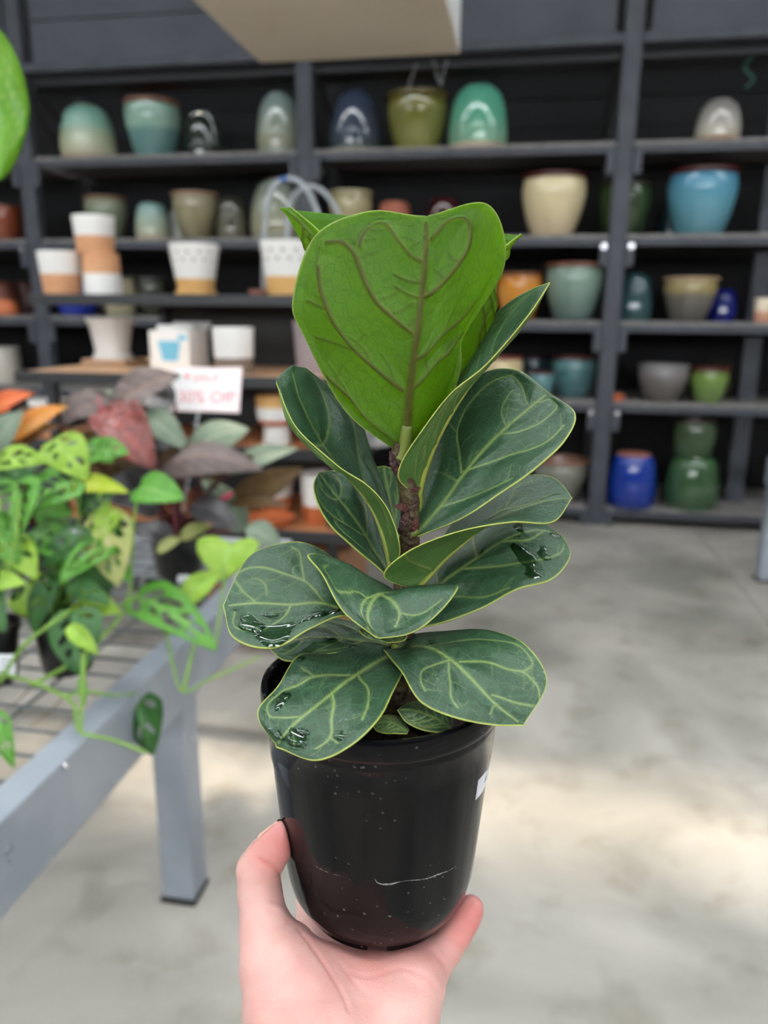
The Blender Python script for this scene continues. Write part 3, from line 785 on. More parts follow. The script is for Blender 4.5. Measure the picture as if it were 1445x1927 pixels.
TOC = -FW                              # direction back toward the viewer
UP = np.array([0, 0, 1.])
L_lime = leafmat('lime_leaf', (150, 190, 52), (176, 210, 84), .42, .42, vein=(176, 214, 112))
L_mid = leafmat('fresh_green_leaf', (84, 150, 44), (104, 170, 60), .34, .4, vein=(140, 190, 96))
L_deep = leafmat('deep_green_leaf', (50, 96, 44), (64, 114, 54), .28, .38, vein=(90, 140, 76))
L_yel = leafmat('yellow_green_leaf', (176, 200, 40), (200, 208, 66), .4, .45, vein=(214, 222, 110))
L_pale = leafmat('pale_yellow_leaf', (170, 182, 100), (190, 194, 122), .4, .5, vein=(206, 206, 150))
L_brown = leafmat('bronze_purple_leaf', (92, 80, 78), (112, 100, 96), .12, .45, vein=(140, 112, 100))
L_und = leafmat('bronze_underside', (86, 66, 38), (104, 80, 44), .3, .5, vein=(120, 90, 50))
L_red = leafmat('new_red_leaf', (150, 78, 72), (128, 84, 80), .15, .22, vein=(176, 90, 84))
L_dark = leafmat('dark_slate_leaf', (52, 50, 52), (66, 64, 66), .06, .3, vein=(84, 80, 80))
L_gg = leafmat('grey_green_leaf', (96, 114, 94), (112, 128, 106), .15, .45, vein=(140, 152, 130))
L_org = leafmat('orange_leaf', (226, 92, 32), (214, 112, 40), .35, .35, vein=(236, 150, 70))
L_oy = leafmat('orange_yellow_leaf', (224, 132, 36), (206, 148, 40), .35, .35, vein=(232, 170, 80))
M_vine = leafmat('vine_stem', (120, 160, 62), (136, 176, 78), .15, .45)
M_rstem = mat('dark_red_stem', (84, 26, 34), .4)
M_pstem = mat('pink_sheath', (176, 56, 84), .4)
M_bpot = mat('black_nursery_plastic', (16, 16, 18), .3, spec=.5)
M_soil = mat('potting_soil', (66, 44, 32), .95, rgb2=(34, 24, 18), nscale=60, bump=1., bscale=120)
M_tag = mat('white_plastic_tag', (226, 228, 232), .5)
M_tagink = mat('tag_ink', (120, 124, 132), .6)

def nursery_pot(parent, c, rt, rb, h):
    auto(MB().lathe([(0, 0), (rb * .93, 0), (rb, .006), (rt * .96, h * .9), (rt * 1.03, h * .905), (rt * 1.03, h), (rt * .96, h), (rt * .93, h * .88), (rb * .9, .02)], c, 36).build('pot', M_bpot, parent, True), 40)
    auto(MB().lathe([(rt * .935, h * .84), (rt * .5, h * .87), (0, h * .88)], c, 24).build('soil', M_soil, parent, True))

def plant_tag(parent, x, y, dep, w, h):
    c = at(x, y, dep); r = RT; d = DN
    a, b = c - r * w / 2, c + r * w / 2
    v = [a - d * h / 2, b - d * h / 2, b + d * h / 2, a + d * h / 2]; v2 = [p - TOC * .0012 for p in v]
    o = MB().add(v + v2, [(3, 2, 1, 0), (4, 5, 6, 7), (0, 1, 5, 4), (1, 2, 6, 5), (2, 3, 7, 6), (3, 0, 4, 7)]).build('plant_tag', M_tag, parent)
    for k in range(3):
        p = c + d * (-.25 + .25 * k) * h + TOC * .0006
        q = [p - r * w * .35 - d * h * .05, p + r * w * (.3 - .1 * k) - d * h * .05, p + r * w * (.3 - .1 * k) + d * h * .05, p - r * w * .35 + d * h * .05]
        MB().add(q, [(3, 2, 1, 0)]).build('print_line', M_tagink, o)

# --- lime swiss-cheese vine, right-hand pot
c1 = onZ(150, 1285, TZ); c1 = np.array([-.935, 1.385, TZ])
va = thing('swiss_cheese_vine', c1, 'lime green swiss cheese vine in a black pot near the bench edge, trailing over it', 'plant', 'potted plants on the bench')
nursery_pot(va, c1, .066, .052, .125)
def pblade(pl, b, t, d0, d1, wpx, m, tilt=(0, 0), **k):
    """leaf from photograph position b to t at distances d0, d1"""
    B_, T_ = at(b[0], b[1], d0), at(t[0], t[1], d1)
    n = TOC + .8 * UP * k.pop('up', 1.0) + RT * tilt[0] + DN * tilt[1]
    return blade(B_, T_, wpx * (d0 + d1) / 2 / F, n, m, pl, **k)
lv = [  # base, tip, depth base, depth tip, width px, material, holes, kwargs
    ((262, 917), (347, 940), 1.60, 1.55, 78, L_mid, 0, dict(sag=.05)),
    ((118, 918), (242, 925), 1.62, 1.60, 52, L_yel, 0, dict(shape='ovate', up=1.6)),
    ((150, 905), (28, 965), 1.60, 1.55, 92, L_mid, 5, {}),
    ((100, 828), (165, 900), 1.66, 1.60, 86, L_lime, 3, dict(shape='ovate')),
    ((205, 1022), (112, 1096), 1.58, 1.50, 66, L_mid, 6, dict(cup=.1)),
    ((196, 968), (222, 1102), 1.60, 1.56, 96, L_pale, 4, dict(cup=-.2)),
    ((170, 1000), (78, 1066), 1.58, 1.55, 62, L_deep, 3, dict(shape='ovate')),
    ((98, 1078), (62, 1192), 1.58, 1.56, 52, L_deep, 2, dict(shape='ovate', cup=-.1)),
    ((128, 1098), (208, 1136), 1.57, 1.53, 44, L_deep, 2, dict(shape='ovate')),
    ((140, 1150), (150, 1272), 1.50, 1.46, 104, L_deep, 3, dict(cup=-.15)),
    ((256, 1122), (408, 1222), 1.66, 1.58, 96, L_mid, 5, dict(cup=.25, up=1.8)),
    ((345, 1138), (418, 1076), 1.66, 1.70, 52, L_lime, 0, dict(shape='ovate', cup=.5)),
    ((434, 1022), (418, 1092), 1.80, 1.74, 118, L_lime, 0, dict(up=1.2)),
    ((466, 990), (530, 1032), 1.86, 1.84, 50, L_gg, 0, dict(shape='ovate')),
    ((256, 1306), (286, 1421), 1.60, 1.55, 76, L_deep, 2, dict(cup=-1.3, sag=.25)),
    ((128, 1178), (186, 1232), 1.44, 1.42, 34, L_lime, 0, dict(shape='ovate', cup=.4)),
    ((155, 1262), (160, 1330), 1.44, 1.42, 16, L_mid, 0, dict(shape='lance')),
    ((230, 1050), (180, 985), 1.66, 1.66, 70, L_deep, 0, dict(shape='ovate')),
    ((150, 960), (215, 930), 1.68, 1.66, 60, L_deep, 3, dict(shape='ovate')),
    ((60, 1000), (140, 1050), 1.60, 1.56, 70, L_mid, 3, dict(shape='ovate')),
    ((30, 1060), (110, 1010), 1.62, 1.60, 66, L_deep, 0, dict(shape='ovate')),
    ((90, 1090), (160, 1060), 1.62, 1.60, 60, L_mid, 2, dict(shape='ovate')),
    ((150, 1060), (215, 1110), 1.62, 1.60, 50, L_deep, 0, dict(shape='ovate')),
    ((110, 870), (185, 840), 1.72, 1.74, 50, L_gg, 0, dict(shape='ovate'))]
for i, (b, t, d0, d1, w_, m, hl, kw) in enumerate(lv):
    pblade(va, b, t, d0, d1, w_, m, holes=hl, seed=i, **kw)
def pvine(pl, pts, r0, r1, m=M_vine, n=30, nm='vine'):
    P = np.array([at(*p) for p in pts])
    return stem(P, np.linspace(r0, r1, len(P)), m, pl, nm, n)
c1t = c1 + np.array([0, 0, .11])
for pts, r0, r1 in (
    ([(262, 917, 1.60), (252, 980, 1.60), (248, 1060, 1.62), (238, 1130, 1.62), (180, 1160, 1.60)], .0026, .0035),
    ([(0, 1268, 1.50), (60, 1283, 1.49), (120, 1310, 1.455), (140, 1330, 1.44), (150, 1376, 1.38), (210, 1392, 1.37), (276, 1416, 1.36)], .0042, .0030),
    ([(60, 1290, 1.49), (150, 1238, 1.48), (210, 1180, 1.56), (256, 1121, 1.66)], .0046, .0036),
    ([(0, 1284, 1.49), (45, 1215, 1.46), (110, 1165, 1.47), (136, 1148, 1.50)], .0042, .0036),
    ([(256, 1121, 1.66), (285, 1148, 1.64), (310, 1185, 1.63), (325, 1250, 1.60), (345, 1302, 1.57), (395, 1278, 1.60), (490, 1236, 1.66)], .0036, .0024),
    ([(345, 1302, 1.57), (352, 1270, 1.58), (366, 1212, 1.62)], .0045, .0040),
    ([(310, 1185, 1.63), (335, 1192, 1.60), (360, 1170, 1.6)], .005, .004),
    ([(120, 1310, 1.455), (165, 1302, 1.47), (210, 1308, 1.48), (256, 1305, 1.56)], .0032, .0024),
    ([(158, 1228, 1.43), (155, 1300, 1.42), (152, 1372, 1.38)], .0050, .0030),
    ([(405, 1220, 1.60), (420, 1110, 1.72), (434, 1022, 1.80)], .0032, .003),
    ([(330, 1170, 1.66), (390, 1105, 1.72), (425, 1060, 1.76)], .0036, .003)):
    pvine(va, pts, r0, r1)
for k in range(7):
    a = k * .9
    tp = at([196, 150, 118, 205, 170, 98, 230][k], [968, 905, 918, 1022, 1000, 1078, 1050][k], [1.60, 1.60, 1.62, 1.58, 1.58, 1.58, 1.66][k])
    b0 = c1t + np.array([.03 * math.cos(a), .03 * math.sin(a), -.01])
    stem([b0, b0 * .5 + tp * .5 + np.array([0, 0, .02]), tp], [.0030, .0026, .0022], M_vine, va, 'petiole', 14)
for (x, y, d) in ((60, 1290, 1.49), (118, 1312, 1.455)):    # dry aerial roots
    pvine(va, [(x, y, d), (x - 25, y + 28, d), (x - 62, y + 55, d)], .0014, .0008, mat('dry_root', (110, 78, 50), .8), 10, 'aerial_root')

rl = random.Random(21)
for k in range(30):        # the dense inner foliage
    x, y = rl.uniform(0, 225), rl.uniform(850, 1150)
    a = rl.uniform(0, 6.28); ln = rl.uniform(55, 90); d = rl.uniform(1.60, 1.72)
    pblade(va, (x, y), (x + ln * math.cos(a), y + ln * .6 * math.sin(a) + 15), d, d - .04, rl.uniform(45, 70), rl.choice((L_lime, L_mid, L_mid, L_deep)), holes=rl.choice((0, 2, 3)), seed=200 + k, shape=rl.choice(('heart', 'ovate')))
# --- second lime vine, at the picture edge
c2 = np.array([-1.06, 1.305, TZ])
vb = thing('swiss_cheese_vine', c2, 'lime green swiss cheese vine at the left picture edge, pot with a white tag', 'plant', 'potted plants on the bench')
nursery_pot(vb, c2, .066, .052, .125)
plant_tag(vb, 12, 1252, 1.50, .036, .042)
for i, (b, t, d0, d1, w_, m, hl, kw) in enumerate([
    ((32, 905), (28, 1020), 1.55, 1.50, 104, L_mid, 5, {}),
    ((-10, 870), (90, 868), 1.58, 1.56, 58, L_lime, 3, dict(shape='ovate')),
    ((-20, 1100), (48, 1098), 1.50, 1.46, 46, L_lime, 0, dict(shape='ovate')),
    ((-8, 1340), (26, 1446), 1.30, 1.28, 42, L_mid, 2, dict(cup=-.3)),
    ((-30, 980), (40, 1060), 1.52, 1.50, 80, L_mid, 3, {}),
    ((-40, 1080), (10, 1190), 1.5, 1.46, 70, L_deep, 2, {}),
    ((60, 860), (10, 930), 1.60, 1.56, 70, L_deep, 0, dict(shape='ovate')),
    ((-60, 900), (0, 960), 1.5, 1.48, 70, L_lime, 0, {}),
    ((20, 1010), (70, 1090), 1.54, 1.5, 60, L_lime, 2, dict(shape='ovate'))]):
    pblade(vb, b, t, d0, d1, w_, m, holes=hl, seed=50 + i, **kw)
    tp = at(b[0], b[1], d0); b0 = c2 + np.array([.03 * math.cos(i), .03 * math.sin(i), .1])
    if i != 3: stem([b0, b0 * .5 + tp * .5 + np.array([0, 0, .02]), tp], [.0032, .0028, .0024], M_vine, vb, 'petiole', 14)
pvine(vb, [(36, 940, 1.52), (30, 1010, 1.49), (8, 1110, 1.48), (0, 1180, 1.5)], .003, .0034)
pvine(vb, [(-30, 1230, 1.45), (-30, 1300, 1.36), (-8, 1342, 1.30)], .003, .0026)

# --- bronze philodendron with the sale card
c3 = np.array([-.97, 2.02, TZ])
ph = thing('bronze_philodendron', c3, 'bronze purple philodendron with a crinkled red new leaf in a black pot on the bench', 'plant', 'potted plants on the bench')
nursery_pot(ph, c3, .083, .066, .15)
plant_tag(ph, 345, 1090, 2.04, .03, .022)
for i, (b, t, d0, d1, w_, m, kw) in enumerate([
    ((212, 772), (336, 702), 2.16, 2.14, 92, L_brown, dict(shape='ovate', cup=.15, wave=.02, crin=.014)),
    ((192, 768), (293, 886), 2.06, 1.98, 96, L_red, dict(shape='ovate', cup=.6, wave=.06, crin=.035)),
    ((206, 748), (112, 800), 2.12, 2.08, 74, L_brown, dict(shape='ovate', wave=.05, crin=.04)),
    ((268, 776), (352, 846), 2.12, 2.06, 60, L_gg, dict(shape='ovate', cup=.1)),
    ((350, 850), (468, 806), 2.16, 2.14, 92, L_gg, dict(shape='ovate', cup=-.15)),
    ((300, 880), (492, 878), 2.08, 2.02, 84, L_brown, dict(shape='ovate', cup=-.3, sag=.22)),
    ((296, 868), (480, 862), 2.10, 2.06, 66, L_und, dict(shape='ovate', cup=-.2, sag=.05, tilt=(0, 1.6))),
    ((405, 905), (398, 846), 2.10, 2.10, 44, L_und, dict(shape='ovate')),
    ((438, 932), (572, 880), 2.10, 2.08, 56, L_und, dict(shape='lance', tilt=(0, 1.2))),
    ((430, 892), (562, 842), 2.12, 2.12, 50, L_gg, dict(shape='lance')),
    ((362, 948), (450, 994), 2.06, 2.0, 60, L_dark, dict(shape='ovate')),
    ((428, 950), (548, 952), 2.10, 2.06, 28, L_und, dict(shape='lance')),
    ((296, 1040), (346, 1010), 2.03, 2.05, 26, L_pale, dict(shape='ovate')),
    ((340, 1012), (396, 990), 2.1, 2.1, 34, L_pale, dict(shape='ovate')),
    ((290, 850), (130, 826), 2.12, 2.08, 78, L_und, dict(shape='ovate', sag=.05, tilt=(0, 1.2))),
    ((300, 940), (170, 920), 2.14, 2.12, 80, L_dark, dict(shape='ovate')),
    ((330, 760), (225, 735), 2.2, 2.2, 80, L_dark, dict(shape='ovate')),
    ((240, 790), (160, 745), 2.2, 2.18, 70, L_gg, dict(shape='ovate')),
    ((330, 1010), (240, 1000), 2.1, 2.06, 50, L_dark, dict(shape='ovate')),
    ((250, 850), (330, 920), 2.16, 2.12, 70, L_dark, dict(shape='ovate')),
    ((460, 1000), (380, 900), 2.2, 2.2, 60, L_gg, dict(shape='ovate')),
    ((250, 830), (175, 770), 2.16, 2.1, 70, L_brown, dict(shape='ovate', crin=.04)), ((230, 900), (150, 870), 2.16, 2.1, 70, L_und, dict(shape='ovate', crin=.02)),
    ((380, 890), (440, 850), 2.18, 2.14, 60, L_brown, dict(shape='ovate')), ((300, 960), (230, 940), 2.12, 2.08, 60, L_dark, dict(shape='ovate', crin=.02)), ((350, 900), (300, 800), 2.22, 2.2, 80, L_dark, dict(shape='ovate'))]):
    pblade(ph, b, t, d0, d1, w_, m, seed=100 + i, **kw)
    if i < 12 or i > 14:
        tp = at(b[0], b[1], d0); a = i * 1.1
        b0 = c3 + np.array([.035 * math.cos(a), .035 * math.sin(a), .125])
        stem([b0, b0 * .55 + tp * .45, tp], [.0058, .0048, .004], M_rstem, ph, 'petiole', 14)
pvine(ph, [(196, 790, 2.05), (188, 760, 2.05), (184, 742, 2.06)], .005, .001, M_pstem, 10, 'sheath')
pvine(ph, [(395, 948, 2.06), (418, 938, 2.05), (436, 930, 2.06)], .004, .008, M_pstem, 10, 'sheath')
pvine(ph, [(322, 905, 2.04), (328, 960, 2.04), (332, 1020, 2.05)], .004, .006, M_rstem, 10, 'sheath')

# --- orange philodendron at the left
c4 = np.array([-1.42, 1.98, TZ])
po = thing('orange_philodendron', c4, 'potted philodendron with glossy orange leaves at the left, behind the lime vines', 'plant', 'potted plants on the bench')
nursery_pot(po, c4, .083, .066, .15)
for i, (b, t, d0, d1, w_, m, kw) in enumerate([
    ((-40, 800), (64, 738), 2.05, 2.0, 58, L_org, dict(shape='lance')),
    ((25, 830), (128, 762), 1.98, 1.98, 52, L_oy, dict(shape='lance')),
    ((30, 842), (112, 800), 2.0, 1.98, 40, leafmat('ochre_leaf', (140, 92, 20), (122, 84, 22), .3, .4), dict(shape='lance')),
    ((-10, 850), (42, 772), 1.9, 1.92, 66, L_gg, dict(shape='ovate')),
    ((20, 810), (90, 770), 2.08, 2.1, 50, L_und, dict(shape='lance')),
    ((-40, 780), (20, 770), 2.1, 2.08, 40, L_org, dict(shape='lance'))]):
    pblade(po, b, t, d0, d1, w_, m, seed=140 + i, **kw)
    tp = at(b[0], b[1], d0); b0 = c4 + np.array([.03 * math.cos(i), .03 * math.sin(i), .125])
    stem([b0, b0 * .5 + tp * .5, tp], [.006, .005, .004], M_rstem, po, 'petiole', 12)

# --- sale card on a stake
t = thing('sale_card', at(385, 735, 2.3), 'white sale card with red lettering on a clear stake above the bronze leaves', 'sign')
def card_pt(u, v, off=0.):     # u, v in 0..1 over the card
    a, b, c_, d_ = at(322, 692, 2.3), at(456, 691, 2.3), at(450, 777, 2.3), at(317, 773, 2.3)
    p = (a * (1 - u) + b * u) * (1 - v) + (d_ * (1 - u) + c_ * u) * v
    return p + TOC * off
M_cardw = mat('white_card', (240, 238, 238), .5)
M_cred = mat('faded_red_print', (226, 130, 142), .6)
M_cgrn = mat('faded_green_print', (150, 206, 190), .6)
M_cpink = mat('pale_pink_border', (240, 204, 208), .6)
q = [card_pt(0, 0), card_pt(1, 0), card_pt(1, 1), card_pt(0, 1)]; q2 = [p - TOC * .002 for p in q]
MB().add(q + q2, [(3, 2, 1, 0), (4, 5, 6, 7), (0, 1, 5, 4), (1, 2, 6, 5), (2, 3, 7, 6), (3, 0, 4, 7)]).build('card', M_cardw, t)
for (u0, v0, u1, v1) in ((.01, .01, .99, .035), (.01, .955, .99, .985), (.01, .04, .03, .95), (.965, .04, .99, .95)):
    MB().add([card_pt(u0, v0, .0006), card_pt(u1, v0, .0006), card_pt(u1, v1, .0006), card_pt(u0, v1, .0006)], [(3, 2, 1, 0)]).build('border', M_cpink, t)
def card_text(s, u0, v0, hgt, wid):
    V, Fc = text_mesh(s, 1.)
    w0 = V[:, 0].max() - V[:, 0].min(); h0 = V[:, 1].max()
    pts = [card_pt(u0 + (x - V[:, 0].min()) / w0 * wid, v0 - y / h0 * hgt, .0008) for x, y, z in V]
    MB().add(pts, Fc).build('lettering', M_cred, t)
card_text('SALE', .32, .30, .17, .36)
card_text('30% Off!', .13, .80, .27, .80)
hv = [(.23 + .045 * (math.sin(a) ** 3), .19 - .075 * (.81 * math.cos(a) - .31 * math.cos(2 * a) - .125 * math.cos(3 * a))) for a in np.linspace(0, 6.283, 25)[:-1]]
MB().add([card_pt(u, v, .0008) for u, v in hv], [tuple(range(24))]).build('heart_mark', M_cred, t)
MB().add([card_pt(u, v, .0008) for u, v in ((.09, .22), (.12, .16), (.15, .22), (.12, .26))], [(3, 2, 1, 0)]).build('leaf_mark', M_cgrn, t)
st_b = c3 + np.array([-.01, .05, .13])
MB().tube([card_pt(.42, .97, -.004), st_b], .004, 8).build('stake', M_clear, t)

# --- leaf of a plant hanging in at the top left
hp = thing('overhanging_plant', at(-60, 330, .95), 'bright green leaf hanging into view at the top left corner', 'plant')
blade(at(-26, 40, .92), at(-6, 345, .90), .086, TOC + RT * .5, leafmat('hanging_lime_leaf', (96, 158, 30), (128, 184, 50), .42, .35, ns=14, vein=(170, 210, 90)), hp, shape='ovate', sag=-.04, cup=-.5, wave=.03, seed=3)
stem([at(-26, 40, .92), at(-80, -60, .95), at(-140, -400, 1.0)], [.004, .005, .006], M_vine, hp, 'stem', 12)
c5 = at(-140, -400, 1.0) - np.array([0, 0, .10])
nursery_pot(hp, c5, .07, .055, .125)
for k in range(3):
    a = 2.1 * k
    MB().tube([c5 + np.array([.07 * math.cos(a), .07 * math.sin(a), .12]), c5 + np.array([0, 0, .5])], .0018, 6).build('hanger_wire', M_bolt, hp)
MB().tube([c5 + np.array([0, 0, .5]), np.array([c5[0], c5[1], 4.79])], .0025, 6).build('hanger_wire', M_bolt, hp)
# ------------------------------------------------------------------ the fiddle-leaf fig
RC = at(718, 1275, .381)          # centre of the pot mouth
PR, PB, PH = .0595, .0455, .1225
def fig_mat(name, base, base2, vein, margin, trans, tcol, rough, ret_col, ret_amt, bump, dust=0., spec=.5, veinmax=1.):
    m = bpy.data.materials.new(name); m.use_nodes = True
    nt = m.node_tree; N = nt.nodes; L = nt.links; b = N['Principled BSDF']
    def attr(n):
        a = N.new('ShaderNodeAttribute'); a.attribute_name = n; return a.outputs['Fac']
    def mix(f, a, b_):
        x = N.new('ShaderNodeMix'); x.data_type = 'RGBA'
        if isinstance(f, float): x.inputs[0].default_value = f
        else: L.new(f, x.inputs[0])
        for i, s in ((6, a), (7, b_)):
            if isinstance(s, tuple): x.inputs[i].default_value = (*lin(s), 1)
            else: L.new(s, x.inputs[i])
        return x.outputs[2]
    def mathn(op, a, b_=0., c_=None):
        x = N.new('ShaderNodeMath'); x.operation = op; x.use_clamp = op in ('SMOOTHSTEP',)
        for i, s in enumerate((a, b_, c_)):
            if s is None: continue
            if isinstance(s, (int, float)): x.inputs[i].default_value = s
            else: L.new(s, x.inputs[i])
        return x.outputs[0]
    uv = N.new('ShaderNodeUVMap'); uv.uv_map = 'blade'
    nz = N.new('ShaderNodeTexNoise'); nz.inputs['Scale'].default_value = 45; nz.inputs['Detail'].default_value = 5
    L.new(uv.outputs['UV'], nz.inputs['Vector'])
    rp = N.new('ShaderNodeMapRange'); rp.inputs[1].default_value = .35; rp.inputs[2].default_value = .65; L.new(nz.outputs['Fac'], rp.inputs[0])
    col = mix(rp.outputs[0], base, base2)
    # net of fine veins
    vo = N.new('ShaderNodeTexVoronoi'); vo.feature = 'DISTANCE_TO_EDGE'; vo.inputs['Scale'].default_value = 210
    L.new(uv.outputs['UV'], vo.inputs['Vector'])
    vr = N.new('ShaderNodeMapRange'); vr.inputs[1].default_value = .0; vr.inputs[2].default_value = .11; vr.inputs[3].default_value = 1.; vr.inputs[4].default_value = 0.
    L.new(vo.outputs['Distance'], vr.inputs[0])
    vo2 = N.new('ShaderNodeTexVoronoi'); vo2.feature = 'DISTANCE_TO_EDGE'; vo2.inputs['Scale'].default_value = 620
    L.new(uv.outputs['UV'], vo2.inputs['Vector'])
    vr2 = N.new('ShaderNodeMapRange'); vr2.inputs[1].default_value = .0; vr2.inputs[2].default_value = .16; vr2.inputs[3].default_value = 1.; vr2.inputs[4].default_value = 0.
    L.new(vo2.outputs['Distance'], vr2.inputs[0])
    net = mathn('ADD', mathn('MULTIPLY', vr.outputs[0], .65), mathn('MULTIPLY', vr2.outputs[0], .35))
    col = mix(mathn('MULTIPLY', net, ret_amt), col, ret_col)
    if dust:      # dried water marks
        n2 = N.new('ShaderNodeTexNoise'); n2.inputs['Scale'].default_value = 900; n2.inputs['Detail'].default_value = 3; L.new(uv.outputs['UV'], n2.inputs['Vector'])
        n3 = N.new('ShaderNodeTexNoise'); n3.inputs['Scale'].default_value = 38; L.new(uv.outputs['UV'], n3.inputs['Vector'])
        r2 = N.new('ShaderNodeMapRange'); r2.inputs[1].default_value = .60; r2.inputs[2].default_value = .74; L.new(n2.outputs['Fac'], r2.inputs[0])
        r3 = N.new('ShaderNodeMapRange'); r3.inputs[1].default_value = .46; r3.inputs[2].default_value = .70; L.new(n3.outputs['Fac'], r3.inputs[0])
        dm = mathn('MULTIPLY', mathn('MULTIPLY', r2.outputs[0], r3.outputs[0]), dust)
        col = mix(dm, col, (190, 205, 195))
    vein_f = mathn('MULTIPLY', attr('vein'), veinmax)
    col = mix(vein_f, col, vein)
    col = mix(attr('margin'), col, margin)
    L.new(col, b.inputs['Base Color'])
    b.inputs['Roughness'].default_value = rough; b.inputs['Specular IOR Level'].default_value = spec
    rn = N.new('ShaderNodeMapRange'); rn.inputs[3].default_value = rough - .10; rn.inputs[4].default_value = rough + .14
    n4 = N.new('ShaderNodeTexNoise'); n4.inputs['Scale'].default_value = 30; n4.inputs['Detail'].default_value = 4; L.new(uv.outputs['UV'], n4.inputs['Vector'])
    L.new(n4.outputs['Fac'], rn.inputs[0]); L.new(rn.outputs[0], b.inputs['Roughness'])
    bp = N.new('ShaderNodeBump'); bp.inputs['Strength'].default_value = bump; bp.inputs['Distance'].default_value = .0006
    L.new(net, bp.inputs['Height']); bp.invert = True
    L.new(bp.outputs['Normal'], b.inputs['Normal'])
    tr = N.new('ShaderNodeBsdfTranslucent')
    tc_ = mix(vein_f, tcol, tuple(int(x * .45) for x in tcol)); tc_ = mix(mathn('MULTIPLY', net, .3), tc_, tuple(int(x * .7) for x in tcol))
    L.new(tc_, tr.inputs['Color'])
    ms = N.new('ShaderNodeMixShader'); ms.inputs[0].default_value = trans
    L.new(b.outputs[0], ms.inputs[1]); L.new(tr.outputs[0], ms.inputs[2]); L.new(ms.outputs[0], N['Material Output'].inputs['Surface'])
    return m
FT = fig_mat('fig_leaf_upper', (38, 66, 45), (50, 79, 55), (138, 162, 90), (172, 186, 88), .14, (110, 170, 30), .37, (72, 110, 78), .55, .28, dust=.4, veinmax=.78)
FU = fig_mat('fig_leaf_underside', (74, 110, 50), (84, 122, 58), (140, 150, 80), (190, 198, 96), .30, (110, 170, 30), .5, (104, 136, 74), .5, .35, veinmax=.8)
YT = fig_mat('young_leaf_upper', (50, 98, 36), (62, 112, 42), (120, 140, 60), (196, 190, 120), .60, (188, 226, 30), .4, (84, 130, 60), .45, .5)
YU = fig_mat('young_leaf_underside', (84, 122, 24), (98, 136, 30), (112, 92, 40), (196, 186, 130), .62, (188, 226, 30), .42, (58, 92, 22), .65, .5, veinmax=.95)

def vein_lines(seed, n=5, young=False):
    r = random.Random(seed)
    lines = []
    for sd in (-1, 1):
        us = [.02 + .62 * (k / n) ** .95 + r.uniform(-.02, .02) for k in range(n + 1)]
        for k, u0 in enumerate(us):
            du = .36 - .03 * k + r.uniform(-.02, .02)
            vm = .86 if k else .80
            pts = []
            for q in np.linspace(0, 1, 9):
                v = vm * q ** .85
                u = u0 + du * q ** 1.35 + .05 * q ** 4
                pts.append((u, sd * v))
            # loop forward to the next side vein
            u1, v1 = pts[-1]
            pts += [(u1 + .05, v1 * .99), (u1 + .10, v1 * .93)]
            lines.append((np.array(pts), 1.0 if k < 4 else .75))
            # tertiary branch
            b = pts[4]
            lines.append((np.array([b, (b[0] + .05, b[1] + sd * -.02), (b[0] + .11, b[1] - sd * .05)]), .5))
            b = pts[6]
            lines.append((np.array([b, (b[0] - .04, b[1] + sd * .06), (b[0] - .07, b[1] + sd * .13)]), .45))
    return lines

def seg_dist(PU, PV, line):
    d = np.full(PU.shape, 9.)
    for a, b in zip(line[:-1], line[1:]):
        ab = b - a; t = np.clip(((PU - a[0]) * ab[0] + (PV - a[1]) * ab[1]) / (ab @ ab + 1e-12), 0, 1)
        d = np.minimum(d, np.hypot(PU - a[0] - t * ab[0], PV - a[1] - t * ab[1]))
    return d

